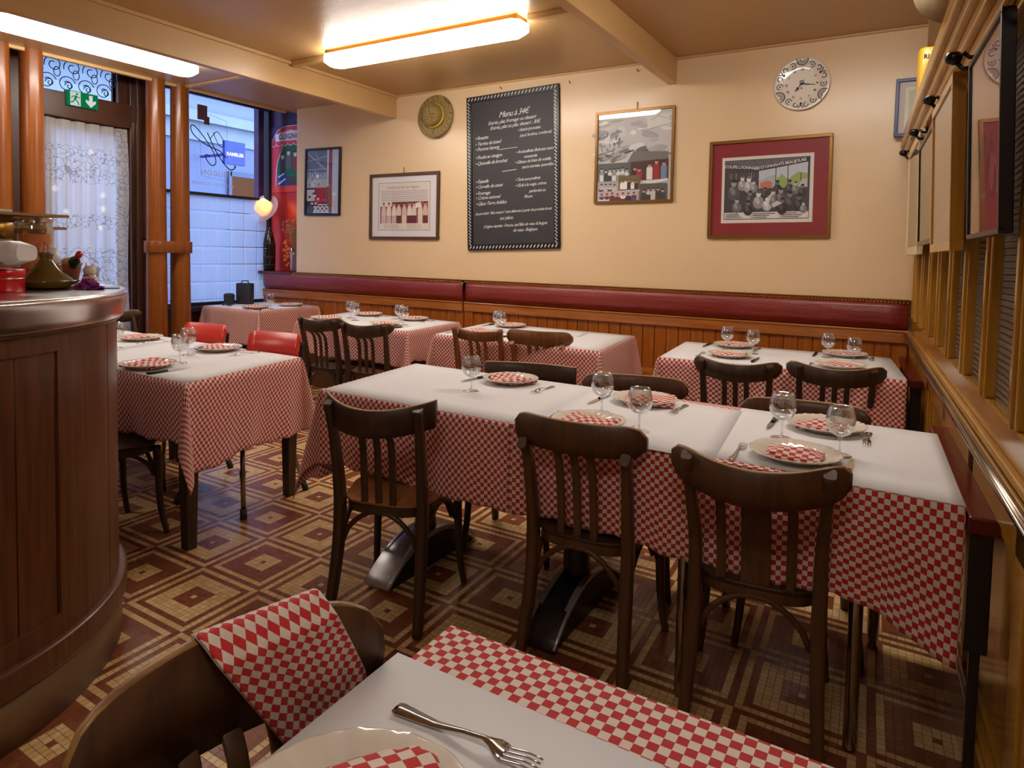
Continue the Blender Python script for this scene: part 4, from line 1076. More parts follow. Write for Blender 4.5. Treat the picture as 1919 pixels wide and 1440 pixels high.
# napkin hung over the foreground chair back
def drape():
    A = Vector((-.770, .368, 0)); d = Vector((.2312, .9729, 0)); n = Vector((.9729, -.2312, 0))
    m = MB()
    TLx, TRx, BRx, BLx = (.128, .868), (.292, .868), (.356, .726), (.243, .676)
    for L, g in ((0, 0), (1, .004), (2, .008)):
        def f(u, v):
            if v < .25:      # hanging down behind, then over the top
                k = v/.25; s = lerp(TLx[0], TRx[0], u)+.01*(1-k); z = .80+.070*k+.0; o = -.022+.0*k
                if k > .8: o = -.022+(k-.8)/.2*.022; z = .8675+.0045*sin((k-.8)/.2*PI/2)
            else:
                k = (v-.25)/.75
                s = lerp(lerp(TLx[0], TRx[0], u), lerp(BLx[0], BRx[0], u), k); z = lerp(lerp(TLx[1], TRx[1], u), lerp(BLx[1], BRx[1], u), k)
                o = min(.030, k*.22) + .003*sin(u*9+2)*k+.002*sin(u*23+v*6); z += .0045*cos(min(1, k*8)*PI/2)
                z += .02*max(0, u-.75)*4*k*.3
            k2 = (s-.197)/.22; arc = -.05*k2*k2*0
            s += .0 ; o += g+.012
            p = A+d*s+n*o
            return (p.x, p.y, z+g*.5)
        def uvf(u, v):
            U = u*.165; V = v*.24; return ((U+V)*.7071+L*.11, (V-U)*.7071)
        m.grid(f, 34, 44, uvf)
    o = m.build('napkin', M['checkd']); md = o.modifiers.new('thickness', 'SOLIDIFY'); md.thickness = .0014; md.offset = 0
    tag(o, 'checked napkin draped over the back of the foreground chair', 'napkin')
drape()
# ================================================================== ON THE WALLS
YW = 5.10
def frame_on_wall(name, x0, x1, z0, z1, bar, matf, label, cat='picture', depth=.022, rot=0, glass=True, group='framed pictures on the back wall'):
    """origin at the frame's centre on the wall; local x right, z up, -y into the room"""
    w, h = x1-x0, z1-z0
    t = empty(name, ((x0+x1)/2, YW-.001, (z0+z1)/2), 0, label, cat, group); t.rotation_euler = (0, rot, 0)
    m = MB(); a, b = w/2, h/2
    for q in ((-a, a, b-bar, b), (-a, a, -b, -b+bar), (-a, -a+bar, -b+bar, b-bar), (a-bar, a, -b+bar, b-bar)): m.box(q[0], q[1], -depth, 0, q[2], q[3])
    m.build('frame', matf, t, bevel=.003)
    pc = Pic((0, -.006, 0), (1, 0, 0), (0, 0, 1), (0, -1, 0))
    pc.rect(-a+bar*.7, -b+bar*.7, a-bar*.7, b-bar*.7, (236, 232, 226))
    if glass: MB().box(-a+bar*.8, a-bar*.8, -.0145, -.0135, -b+bar*.8, b-bar*.8).build('picture_glass', M['pglass'], t)
    return t, pc, a, b
def hookon(t, z, x=0):
    m = MB(); m.tube([(x, -.001, z+.004), (x, -.012, z+.012), (x, -.012, z+.03), (x, -.002, z+.05)], .003, 6, (1, 0, 0)); m.lathe([(.001, 0), (.006, .002), (.001, .006)], (x, -.01, z+.05), 8)
    m.build('picture_hook', M['brass'], t)
# --- chalkboard
t = empty('chalkboard', (-3.042, YW-.001, 2.075), 0, 'tall black chalkboard menu with white flecked border on the cream wall', 'chalkboard'); t.rotation_euler = (0, R(-1.9), 0)
a, b = .468, .692
m = MB()
for q in ((-a, a, b-.052, b), (-a, a, -b, -b+.052), (-a, -a+.052, -b+.052, b-.052), (a-.052, a, -b+.052, b-.052)): m.box(q[0], q[1], -.022, 0, q[2], q[3])
m.build('frame', M['black'], t, bevel=.003)
MB().box(-a+.04, a-.04, -.012, 0, -b+.04, b-.04).build('slate', plain('chalkboard_slate', sR(52, 50, 52), .55, 0, .12, 4), t)
pc = Pic((0, -.0225, 0), (1, 0, 0), (0, 0, 1), (0, -1, 0)); wh = (222, 220, 214)
for s in (-1, 1):
    n = 26
    for k in range(n):
        x = -a+.03+k*(2*a-.06)/(n-1); z = s*(b-.027)
        pc.line([(x-.006, z-.014), (x-.001, z+.004)], .007, wh).line([(x+.003, z-.004), (x+.008, z+.014)], .007, wh)
    n = 44
    for k in range(n):
        z = -b+.06+k*(2*b-.12)/(n-1); x = s*(a-.027)
        pc.line([(x-.013, z+.005), (x+.003, z+.001)], .007, wh).line([(x-.003, z-.008), (x+.013, z-.012)], .007, wh)
pc.build('border_pattern', t)
pc = Pic((0, -.0125, 0), (1, 0, 0), (0, 0, 1), (0, -1, 0)); ck = (214, 212, 208)
def ct(s, x, z, size, al='LEFT'): pc.text(s, x, z, size, ck, shear=.45, align=al, rot=R(1.2), space=.86)
ct('Menu à 34€', .02, .50, .072, 'CENTER'); ct('Entrée, plat, fromage ou dessert', .0, .44, .045, 'CENTER'); ct('Entrée, plat ou plat, dessert : 30€', .03, .395, .045, 'CENTER')
pc.build('chalk_heading', t); pc = Pic((0, -.0125, 0), (1, 0, 0), (0, 0, 1), (0, -1, 0))
for s, z in (('• Rosette', .315), ('• Terrine de bœuf', .262), ('• Pomme hareng', .215), ('• Poulet au vinaigre', .142), ('• Quenelle de brochet', .088), ('• Faisselle', -.075), ('• Cervelle de canut', -.122), ('• Fromage', -.18), ('• Crème caramel', -.222), ('• Glace Terre Adélice', -.275)): ct(s, -.385, z, .044)
pc.build('chalk_list', t); pc = Pic((0, -.0125, 0), (1, 0, 0), (0, 0, 1), (0, -1, 0))
for s, x, z in (('• Salade lyonnaise', .06, .345), ('(œuf, lardons, croûtons)', .08, .295), ('• Andouillette Bobosse sauce', .04, .155), ('moutarde', .12, .11), ('• Gâteau de foies de volaille,', .03, .067), ('sauce tomate, quenelles.', .10, .022), ('• Tarte aux pralines', .03, -.085), ('• Œufs à la neige, crème', .03, -.135), ('parfumée au', .17, -.19), ('Rhum.', .12, -.235)): ct(s, x, z, .038)
pc.line([(-.13, .195), (.06, .20)], .004, ck).line([(-.10, .0), (.05, .008)], .005, ck)
pc.build('chalk_list', t); pc = Pic((0, -.0125, 0), (1, 0, 0), (0, 0, 1), (0, -1, 0))
ct('Les produits “faits maison” sont élaborés à partir de produits bruts', 0, -.355, .0345, 'CENTER'); ct('sur place.', -.06, -.41, .044, 'CENTER')
ct('Origine viandes : France, sauf filet de veau & langue', .02, -.475, .038, 'CENTER'); ct('de veau : Belgique.', .13, -.52, .040, 'CENTER')
pc.build('chalk_notes', t)
# --- small black framed bar photograph (left)
t, pc, a, b = frame_on_wall('framed_photograph', -5.625, -5.105, 1.71, 2.42, .022, M['black'], 'black framed poster of a bar interior with white and red stripes, nearest the niche', rot=R(0))
t.rotation_euler = (0, R(.8), 0)
pc.rect(-a+.02, -b+.02, a-.02, b-.02, (96, 106, 128)).rect(-a+.02, -b+.02, .07, .02, (62, 52, 70)).rect(-a+.02, .03, .06, .10, (150, 160, 176)).rect(-a+.02, -.06, .06, .03, (176, 180, 190))
pc.rect(-.10, -.22, .06, -.06, (168, 30, 40)).rect(-a+.02, -.20, -.12, -.08, (200, 196, 206))
pc.line([(-a+.03, b-.05), (.05, .12)], .008, (190, 196, 210)).line([(-a+.02, .22), (.07, .27)], .006, (180, 190, 205)).line([(-a+.02, .13), (.07, .14)], .006, (180, 190, 205)).line([(-.12, b-.02), (-.02, .12)], .006, (160, 170, 190))
rn = random.Random(4)
for k in range(26): pc.rect(x := -a+.03+rn.random()*.24, z := -.05+rn.random()*.14, x+.012, z+.02+rn.random()*.02, rn.choice(((220, 220, 230), (90, 80, 110), (210, 190, 150))))
pc.ell(-.08, .06, .02, .02, (255, 250, 235)).ell(-.14, -.03, .01, .01, (250, 240, 235))
for k in range(14): pc.ell(-a+.05+rn.random()*.26, -.26+rn.random()*.14, .02, .012, rn.choice(((210, 60, 70), (220, 214, 220), (60, 50, 70))))
pc.rect(.06, -.05, .085, b-.02, (206, 208, 200)).rect(.085, -.29, .135, b-.02, (132, 26, 46)).rect(.085, -b+.02, .125, -.02, (150, 84, 40)).rect(.135, -b+.02, a-.02, b-.02, (196, 204, 218))
for k in range(4): pc.line([(.15+k*.025, b-.03), (.14+k*.027, -b+.04)], .006, (160, 172, 196))
pc.text('SOOO', -.02, -.285, .075, (240, 240, 240), bold=.003, space=1.0); pc.rect(-.14, -.325, .10, -.312, (235, 235, 235)).rect(-.07, -.245, .07, -.235, (235, 235, 235))
pc.build('print', t)
# --- small brown framed press cutting
t, pc, a, b = frame_on_wall('framed_print', -4.695, -3.83, 1.465, 2.11, .028, M['dwood2'], 'brown framed sepia press cutting with wide white mount, left of the chalkboard')
pc.rect(-a+.02, -b+.02, a-.02, b-.02, (228, 224, 226)).rect(-.325, -.235, .325, .235, (172, 158, 156)).rect(-.318, -.228, .318, .228, (226, 216, 204))
pc.text('Il était une fois les Hugon', -.02, .185, .042, (120, 118, 130), shear=.5, space=.95)
for k in range(6): pc.rect(-.29, .145-k*.018, .29, .153-k*.018, (178, 172, 172))
for k in range(3): pc.rect(-.25, -.185-k*.014, -.06, -.180-k*.014, (180, 168, 160)).rect(.04, -.185-k*.014, .22, -.180-k*.014, (180, 168, 160))
pc.rect(-.30, -.165, .30, .045, (150, 84, 80)).rect(-.13, -.01, .04, .04, (120, 52, 60)).rect(-.3, -.0, -.15, .045, (228, 214, 200))
rn = random.Random(11)
for k in range(9):
    x = -.26+k*.065+rn.random()*.015; s = .8+rn.random()*.3; c = rn.choice(((232, 218, 204), (214, 190, 176), (226, 208, 196)))
    pc.ell(x, -.07*s, .030, .085*s, c).rect(x-.028, -.165, x+.028, -.09, rn.choice(((110, 44, 50), (226, 206, 190), (96, 100, 116), (206, 180, 168)))).ell(x, .018*s, .014, .019, (206, 160, 146)).ell(x, .032*s, .014, .009, (70, 34, 38))
pc.poly([(.15, -.02), (.22, -.005), (.21, .04), (.145, .025)], (238, 228, 216))
pc.build('print', t); hookon(t, b)
# --- collage
t, pc, a, b = frame_on_wall('framed_collage', -2.25, -1.60, 1.77, 2.505, .020, M['gold'], 'gilt framed black and white photo collage with one colour snapshot, right of the chalkboard', rot=R(-.3))
pc.rect(-a+.015, -b+.015, a-.015, b-.015, (206, 202, 200))
rn = random.Random(21)
for k in range(60):
    x = -.30+rn.random()*.58; z = .0+rn.random()*.34; g = int(170+rn.random()*70-abs(z)*10); pc.ell(x, z, .02+rn.random()*.06, .008+rn.random()*.02, (g, g, g), 9, rn.random()*.6-.3)
for k in range(24):
    x = -.30+rn.random()*.20; z = .06+rn.random()*.15; g = int(110+rn.random()*60); pc.ell(x, z, .012+rn.random()*.02, .006+rn.random()*.012, (g, g, g+4), 8, rn.random()*2)
pc.poly([(.10, .30), (.28, .31), (.28, .22), (.11, .20)], (226, 226, 220)).line([(.11, .2), (.27, .23)], .005, (150, 150, 146)).line([(.13, .27), (.2, .30), (.27, .27)], .004, (160, 160, 150))
for k in range(46):
    x = -.29+rn.random()*.56; z = -.03+rn.random()*.09; g = int(80+rn.random()*120); pc.ell(x, z, .015+rn.random()*.05, .006+rn.random()*.012, (g, g-4, g-8), 8, rn.random()*.5)
def crowd(x0, z0, x1, z1, n, bgc, tones, skin, s=1):
    pc.rect(x0, z0, x1, z1, bgc)
    for k in range(n):
        x = lerp(x0+.015, x1-.015, (k+.5)/n); z = lerp(z0, z1, .45+.12*rn.random()); w = (x1-x0)/n*.46
        pc.rect(x-w, z0+.002, x+w, z-.012*s, rn.choice(tones)).ell(x, z-.012*s, w, .014*s, rn.choice(tones)).ell(x, z+.010*s, .0095*s, .0125*s, skin).ell(x, z+.019*s, .0095*s, .006*s, (40, 34, 34))
crowd(-.30, -.19, -.02, -.045, 7, (96, 100, 98), ((220, 220, 216), (60, 62, 64), (150, 150, 148)), (190, 186, 180), 1.2)
pc.rect(-.02, -.19, .285, -.03, (78, 48, 44)); pc.poly([(-.05, -.045), (.28, -.035), (.28, .02), (.0, .04)], (120, 116, 112))
for x, c, h in ((.015, (60, 30, 34), .10), (.05, (170, 30, 50), .09), (.135, (232, 226, 222), .12), (.19, (168, 40, 44), .145), (.25, (120, 140, 170), .13)):
    pc.rect(x-.024, -.19, x+.024, -.19+h*.72, c).ell(x, -.19+h*.72, .024, .018, c).ell(x, -.19+h*.92, .014, .018, (206, 150, 130)).ell(x, -.19+h*1.02, .014, .009, (60, 40, 34))
pc.poly([(.08, -.20), (.285, -.185), (.285, -.20), (.15, -.23)], (226, 224, 218))
crowd(-.30, -.28, -.12, -.19, 4, (176, 166, 166), ((66, 60, 66), (196, 190, 188)), (190, 170, 160)); crowd(-.12, -.26, .06, -.15, 5, (120, 100, 70), ((226, 214, 170), (50, 50, 60), (240, 236, 226)), (200, 170, 140), .8)
crowd(-.30, -.352, .05, -.27, 7, (190, 176, 172), ((50, 44, 52), (110, 50, 66), (226, 220, 222), (70, 80, 140)), (206, 140, 120)); crowd(.06, -.352, .28, -.22, 5, (92, 84, 78), ((200, 194, 184), (60, 56, 54)), (180, 160, 146), 1.1)
pc.build('print', t); hookon(t, b, .02)
# --- red mounted engraving
t, pc, a, b = frame_on_wall('framed_engraving', -1.325, -.495, 1.495, 2.21, .022, M['gold'], 'gilt framed black and white tavern engraving on a wide red mount', rot=R(-.6))
pc.rect(-a+.015, -b+.015, a-.015, b-.015, (142, 30, 40)).rect(-.322, -.245, .300, .235, (226, 212, 190)).rect(-.316, -.239, .294, .229, (224, 220, 214))
ex0, ex1, ez0, ez1 = -.298, .272, -.165, .208
pc.rect(ex0-.004, ez0-.055, ex1+.004, ez1+.004, (30, 28, 30)).rect(ex0, ez0-.050, ex1, ez0-.003, (226, 220, 212)).rect(ex0, ez0, ex1, ez1, (70, 66, 70))
pc.poly([(ex0, ez1), (ex1, ez1), (ex1, ez1-.02), (-.07, .13), (ex0, .155)], (104, 100, 102))
for k in range(7): pc.line([(-.07+k*.045, .16), (-.1+k*.06, ez1)], .003, (64, 60, 62))
pc.poly([(ex0, .15), (-.07, .125), (-.07, .16), (ex0, .188)], (62, 58, 62)).poly([(-.07, .125), (ex1, .175), (ex1, .208), (-.07, .16)], (48, 44, 50))
pc.text('COUPE LYONNAISE', -.180, .158, .030, (226, 224, 222), rot=R(-5.5), bold=.0006, space=.92); pc.text('DES', -.085, .142, .018, (220, 220, 216))
pc.text('ETONNANTS BEAUJOLAIS', .100, .170, .028, (226, 224, 222), rot=R(8), bold=.0006, space=.92)
for x0, x1 in ((-.062, .050), (.056, .130), (.136, .262)):
    z = lambda x: .125+(x+.07)*.146
    pc.poly([(x0, -.0), (x1, -.0), (x1, z(x1)), (x0, z(x0))], (196, 204, 214)); pc.poly([(x0, 0), (x1, 0), (x1, .075+.02*sin(x1*30)), ((x0+x1)/2, .09+.02*sin(x0*9)), (x0, .06)], (158, 176, 106) if x0 > 0 else (176, 186, 190))
pc.poly([(-.05, 0), (.03, 0), (.03, .04), (.0, .055), (-.05, .04)], (206, 120, 96)); pc.poly([(.20, .0), (.262, .0), (.262, .06), (.22, .05)], (190, 192, 190)); pc.line([(.216, .04), (.22, .10)], .006, (70, 84, 84))
rn = random.Random(5)
for k in range(12): pc.rect(x := ex0+.02+k*.018, .075, x+.008, .118, rn.choice(((110, 106, 106), (140, 136, 134), (90, 86, 90))))
for x, z, s, c in [(-.235, .02, 1.5, 92), (-.175, .06, 1.1, 150), (-.13, .05, 1.2, 170), (-.095, .03, .9, 140), (.065, .02, 1.0, 38), (.145, .02, 1.0, 60), (.185, .01, .9, 120), (.23, -.01, .9, 50), (-.21, -.10, 1.1, 110), (-.12, -.05, 1.1, 70), (-.06, -.06, 1.3, 150), (.0, -.09, 1.1, 190), (.04, -.05, 1.2, 120), (.09, -.04, 1.2, 90), (.15, -.07, 1.3, 60), (.21, -.09, 1.2, 44), (-.13, -.12, 1.1, 50), (-.02, -.02, .8, 60), (.1, -.11, 1.2, 40), (.24, -.13, .8, 130)]:
    pc.ell(x, z-.03*s, .030*s, .036*s, (c, c-3, c)).ell(x-.008, z-.02*s, .012*s, .022*s, (min(255, c+40),)*3, 9, .4).ell(x, z+.016*s, .013*s, .017*s, (min(235, c+70),)*3).ell(x+.002, z+.027*s, .013*s, .008*s, (max(20, c-40),)*3)
pc.line([(.0, -.155), (.015, -.06), (.04, -.03)], .012, (214, 212, 208)).poly([(.04, -.14), (.10, -.11), (.07, -.09), (.03, -.11)], (206, 204, 200))
for k in range(3):
    for j in range(3): pc.rect(ex0+.01+k*.19, ez0-.016-j*.013, ex0+.01+k*.19+.09+rn.random()*.07, ez0-.012-j*.013, (70, 66, 66))
    if k: pc.line([(ex0+k*.19, ez0-.05), (ex0+k*.19, ez0-.02)], .002, (40, 38, 40))
pc.build('print', t)
# --- plate clock
t = empty('wall_clock', (-.712, YW-.001, 2.565), 0, 'round white faience plate clock with dark blue painted scrolls', 'clock')
Mx = Matrix.Rotation(PI/2, 4, 'X')
m = MB(); prof = [(.0001, .012), (.10, .012), (.12, .014), (.16, .022), (.178, .026), (.181, .024), (.165, .012), (.11, 0), (.0001, 0)]
m.lathe(prof, (0, 0, 0), 64, mtx=Mx); m.build('clock_plate', M['china'], t)
pc = Pic((0, -.0215, 0), (1, 0, 0), (0, 0, 1), (0, -1, 0)); nb = (40, 42, 72)
def pol(r, a): return (r*sin(R(a)), r*cos(R(a)))
def arcl(cx, cz, r, a0, a1, w, c=nb, n=12): pc.line([(cx+r*cos(R(lerp(a0, a1, k/n))), cz+r*sin(R(lerp(a0, a1, k/n)))) for k in range(n+1)], w, c)
pc.k = 60
for A in (0, 120, 240):
    x, z = pol(.152, A)
    for r, w in ((.036, .007), (.025, .004), (.014, .006)): arcl(*pol(.165, A), r, 180-A-10+0, 360-A+10, w)
    for s in (-26, 26):
        x, z = pol(.140, A+s); arcl(x, z, .019, 90-A-200, 90-A+60, .0055); pc.ell(x, z, .006, .006, nb, 8)
for A in (60, 180, 300):
    x, z = pol(.135, A); pc.ell(x, z, .009, .009, nb, 8)
    for s in (-13, 13): x, z = pol(.147, A+s); arcl(x, z, .015, 90-A-180, 90-A+100, .006)
    x, z = pol(.155, A); pc.line([pol(.145, A), pol(.168, A-6)], .006, nb); pc.line([pol(.145, A), pol(.168, A+6)], .006, nb)
for k, s in enumerate(('XII', 'I', 'II', 'III', 'IIII', 'V', 'VI', 'VII', 'VIII', 'IX', 'X', 'XI')):
    x, z = pol(.098, k*30); pc.text(s, x, z, .024, (70, 62, 58), rot=-R(k*30) if 3 > k or k > 9 else -R(k*30), space=.8)
for k in range(9): pc.ell(.0+.012*cos(k*.9), .012+.012*sin(k*1.7), .006, .005, (90, 92, 120), 7)
pc.ell(0, -.028, .0055, .0055, (30, 28, 30))
# painted decoration follows the dished rim
vs = []
for v in pc.m.v:
    r = math.hypot(v[0], v[2]); zz = .012 if r < .10 else (lerp(.012, .014, (r-.10)/.02) if r < .12 else lerp(.014, .022, min(1, (r-.12)/.04)) if r < .16 else lerp(.022, .026, min(1, (r-.16)/.018)))
    vs.append((v[0], -zz-.0012+(v[1]+.0215)*.15, v[2]))
pc.m.v = vs; pc.build('painted_dial', t)
pc = Pic((0, -.018, 0), (1, 0, 0), (0, 0, 1), (0, -1, 0)); hk = (34, 30, 32)
pc.k = 10; pc.line([pol(-.012, 220), pol(.04, 220)], .006, hk).poly([pol(.035, 202), pol(.068, 220), pol(.035, 238), pol(.03, 220)], (60, 54, 50))
pc.line([pol(-.012, 98), pol(.05, 98)], .007, hk).line([pol(.05, 98), pol(.088, 99)], .004, hk).ell(0, 0, .009, .009, hk)
pc.build('hands', t)
# --- straw hat
t = empty('straw_hat', (-3.875, YW-.034, 2.615), 0, 'straw hat with a yellow ribbon hanging on the back wall', 'hat')
H2 = Matrix.Rotation(R(86), 4, 'X') @ Matrix.Rotation(R(4), 4, 'Y')
m = MB(); m.lathe([(.196, -.004), (.200, 0), (.196, .006), (.16, .004), (.115, .010), (.108, .025), (.103, .07), (.092, .092), (.06, .10), (.001, .096)], (0, 0, 0), 40, sx=.98, sy=1.0, mtx=H2); m.build('hat_body', M['straw'], t)
m = MB(); m.lathe([(.112, .012), (.1165, .016), (.112, .036), (.106, .036)], (0, 0, 0), 40, mtx=H2); m.build('ribbon', plain('yellow_ribbon', sR(208, 178, 30), .5), t)
# nails and hooks left on the wall
for i, (x, z, w) in enumerate(((-3.17, 2.80, 'above the chalkboard'), (-2.50, 2.775, 'right of the top of the chalkboard'), (-1.91, 2.80, 'high above the framed collage'))):
    o = MB().tube([(x, YW-.001, z), (x, YW-.022, z+.004), (x, YW-.024, z+.014)], .0045, 8, (1, 0, 0)).build('wall_hook', M['brass']); tag(o, 'small empty brass hook '+w, 'hook')
# ================================================================== THE NICHE
t = empty('theatre_poster', (-6.12, 5.316, 2.375), 0, 'red puppet theatre curtain poster in the plum niche by the window', 'poster')
MB().box(-.335, .335, 0, .006, -.375, .375).build('backing', M['nred'], t)
pc = Pic((0, -.001, 0), (1, 0, 0), (0, 0, 1), (0, -1, 0))
rd, dr, cr = (206, 52, 70), (150, 26, 44), (236, 214, 214)
pc.rect(-.335, -.375, .335, .375, (60, 40, 84)).poly([(-.33, -.375), (.33, -.375), (.33, .18), (.2, .34), (0, .375), (-.2, .34), (-.33, .18)], rd)
pc.rect(-.22, -.30, .22, .18, (14, 92, 60)).poly([(-.33, -.30), (-.24, -.30), (-.22, -.05), (-.10, .2), (-.33, .2)], rd).poly([(.33, -.30), (.24, -.30), (.22, -.05), (.10, .2), (.33, .2)], rd)
pc.line(spl([(-.24, -.30), (-.22, -.05), (-.10, .2)], 6), .008, cr).line(spl([(.24, -.30), (.22, -.05), (.10, .2)], 6), .008, cr)
for k in range(7): arc_ = [(-.33+k*.095+.0475+.05*cos(R(180+18*j)), .19+.035*sin(R(180+18*j))) for j in range(11)]; pc.poly(arc_, rd).line(arc_, .006, cr)
pc.poly([(-.25, .21), (.25, .21), (.25, .29), (0, .33), (-.25, .29)], (214, 206, 214)); pc.text('GUIGNOL', 0, .255, .085, dr, bold=.003, space=1.05)
pc.line(spl([(-.33, .18), (-.2, .34), (0, .375), (.2, .34), (.33, .18)], 6), .008, cr)
pc.rect(-.20, -.30, .20, -.20, (60, 54, 60)).rect(-.2, -.30, -.06, -.16, (36, 62, 150)).line([(-.2, -.28), (-.08, -.22)], .02, (214, 214, 226)).line([(-.2, -.20), (-.1, -.16)], .018, (214, 214, 226))
for x, z, c in ((-.13, -.06, (74, 66, 74)), (-.03, -.02, (96, 90, 96)), (.08, -.04, (140, 30, 46))): pc.ell(x, z, .045, .10, c).ell(x, z+.09, .026, .03, (222, 190, 184)).ell(x, z+.12, .034, .014, (60, 54, 62))
pc.rect(-.335, -.375, .335, -.315, (216, 60, 40)); pc.build('print', t)
t = empty('hat_lamp', (-6.29, 5.16, 1.10), 0, 'glowing hat shaped lampshade over a black wicker wrapped bottle in the niche', 'lamp')
MB().lathe([(.001, 0), (.062, .0), (.068, .02), (.068, .30), (.06, .36), (.032, .45), (.022, .50), (.022, .58), (.026, .60), (.001, .60)], (0, 0, 0), 24).build('bottle', plain('black_bottle_glass', (.012, .012, .014), .12), t)
m = MB()
for z in (.06, .15, .30, .42): m.lathe([(.071-.0*z, z), (.073, z+.006), (.071, z+.012)] if z < .35 else [(.047, z), (.05, z+.006), (.045, z+.012)], (0, 0, 0), 20)
for k in range(10): m.tube([(.071*cos(k*.628), .071*sin(k*.628), .05), (.071*cos(k*.628), .071*sin(k*.628), .30), (.03*cos(k*.628), .03*sin(k*.628), .47)], .0022, 5, (1, .2, .1))
m.build('wicker_net', M['dwood2'], t)
pc = Pic((.02, -.0705, .21), (1, 0, .0), (0, 0, 1), (0, -1, 0)); [pc.line(spl([(-.055+k*.012, .035-j*.035+.008*((k+j) % 2)) for k in range(8-j)], 4), .003, (200, 200, 196)) for j in range(3)]; pc.build('bottle_label', t)
m = MB(); HT = Matrix.Translation((-.02, -.05, .70)) @ Matrix.Rotation(R(62), 4, 'X') @ Matrix.Rotation(R(12), 4, 'Y')
m.lathe([(.180, .012), (.150, .0), (.105, .0), (.098, .02), (.088, .10), (.060, .125), (.001, .13)], (0, 0, 0), 36, mtx=HT)
tn = NT('glowing_hat_felt'); tl = tn.n('ShaderNodeBsdfTranslucent', ins={0: (.95, .8, .7, 1)}); df = tn.n('ShaderNodeBsdfDiffuse', ins={0: (.85, .80, .82, 1)})
m.build('hat_shade', tn.done(tn.n('ShaderNodeMixShader', ins={0: .5, 1: tl.outputs[0], 2: df.outputs[0]}).outputs[0]), t)
m = MB(); m.lathe([(.001, -.022), (.018, -.014), (.022, 0), (.016, .016), (.001, .024)], (-.02, -.075, .745), 12); m.build('bulb', M['bulbglow'], t)
t = empty('dried_flowers', (-5.98, 5.20, 1.10), 0, 'dried flowers and orange seed heads in a glass vase in the niche', 'flowers')
MB().lathe([(.001, 0), (.045, 0), (.05, .02), (.045, .16), (.055, .26), (.052, .26), (.042, .16), (.044, .01)], (.06, 0, 0), 20).build('vase', M['glass'], t)
rn = random.Random(8); m = MB()
for k in range(60):
    a = rn.random()*6.28; s = rn.random(); m.tube([(.06, 0, .05), (.06+.04*cos(a)*s, .03*sin(a)*s, .28), (.03+.17*cos(a)*s, .07*sin(a)*s, .42+.16*rn.random())], .0016, 4)
m.build('dry_stems', plain('straw_stems', sR(170, 130, 80), .8), t)
m = MB()
for k in range(46):
    a = rn.random()*6.28; s = rn.random()**.5; m.lathe([(.001, -.01), (.010, 0), (.001, .012)], (.03+.16*cos(a)*s, .06*sin(a)*s, .42+.16*rn.random()), 6)
m.build('seed_heads', plain('dusty_flower_heads', sR(186, 140, 96), .9), t)
m = MB()
for k in range(22): m.lathe([(.001, -.018), (.020, -.004), (.016, .012), (.001, .022)], (-.06+rn.random()*.08, -.05+rn.random()*.04, .05+rn.random()*.32), 8)
m.build('orange_lanterns', plain('orange_seed_pods', sR(214, 104, 36), .6), t)
# ================================================================== ON THE PARTITION
GP = 'frames hung along the glazed partition'
def leanframe(name, y0, y1, z0, z1, off, bar, dep, matf, label, paint, lean=.03, matback=None):
    """frame hung on the partition; local u along -y (left to right seen from the room), w up"""
    t = empty(name, PX(off, (y0+y1)/2, (z0+z1)/2), 0, label, 'picture', GP)
    ex = Vector((-K, 1, 0)).normalized()*-1; ez = Vector((0, 0, 1)); en = Vector((-1, -K, 0)).normalized()
    mx = Matrix(((ex.x, -en.x, 0, 0), (ex.y, -en.y, 0, 0), (0, 0, 1, 0), (0, 0, 0, 1)))
    t.matrix_world = Matrix.Translation(t.location) @ mx @ Matrix.Rotation(lean, 4, 'X')
    a, b = (y1-y0)/2, (z1-z0)/2; m = MB()
    for q in ((-a, a, b-bar, b), (-a, a, -b, -b+bar), (-a, -a+bar, -b+bar, b-bar), (a-bar, a, -b+bar, b-bar)): m.box(q[0], q[1], -dep/2, dep/2, q[2], q[3])
    m.build('frame', matf, t, bevel=.003)
    MB().box(-a+.005, a-.005, dep/2-.006, dep/2-.001, -b+.005, b-.005).build('backing', matback or M['dwood2'], t)
    pc = Pic((0, -dep/2+.010, 0), (1, 0, 0), (0, 0, 1), (0, -1, 0)); paint(pc, a-bar, b-bar); pc.build('print', t)
    MB().box(-a+bar*.9, a-bar*.9, -dep/2+.004, -dep/2+.005, -b+bar*.9, b-bar*.9).build('picture_glass', M['pglass'], t)
    return t
def p1(pc, a, b): pc.rect(-a, -b, a, b, (206, 184, 150)).rect(-a+.05, -b+.06, a-.05, b-.06, (214, 196, 166))
def p2(pc, a, b):
    pc.rect(-a, -b, a, b, (120, 104, 92)); rn = random.Random(3)
    for k in range(40): g = 80+int(rn.random()*90); pc.ell(-a*.8+rn.random()*a*1.6, -b*.9+rn.random()*b*1.8, .02+rn.random()*.05, .02+rn.random()*.04, (g, g-14, g-24), 9)
def p3(pc, a, b): pc.rect(-a, -b, a, b, (200, 178, 150))
def p4(pc, a, b):
    pc.rect(-a, -b, a, b, (172, 60, 54)).rect(-a+.05, -b+.08, a-.05, b-.30, (206, 150, 140)).rect(-a+.08, -b+.12, a-.08, -.0, (120, 70, 70)); rn = random.Random(9)
    for k in range(22): g = rn.choice(((60, 40, 44), (196, 120, 110), (160, 60, 60))); pc.ell(-a*.6+rn.random()*a*1.2, -b*.55+rn.random()*b*.5, .02+rn.random()*.03, .03+rn.random()*.03, g, 9)
def p5(pc, a, b): pc.rect(-a, -b, a, b, (150, 140, 126)).rect(-a+.05, -b+.05, a-.05, b-.05, (60, 50, 46))
leanframe('partition_frame', 3.86, 4.70, 1.385, 2.0, .262, .045, .026, M['cream'], 'cream painted frame on the partition, farthest one beside the corner', p1, .02)
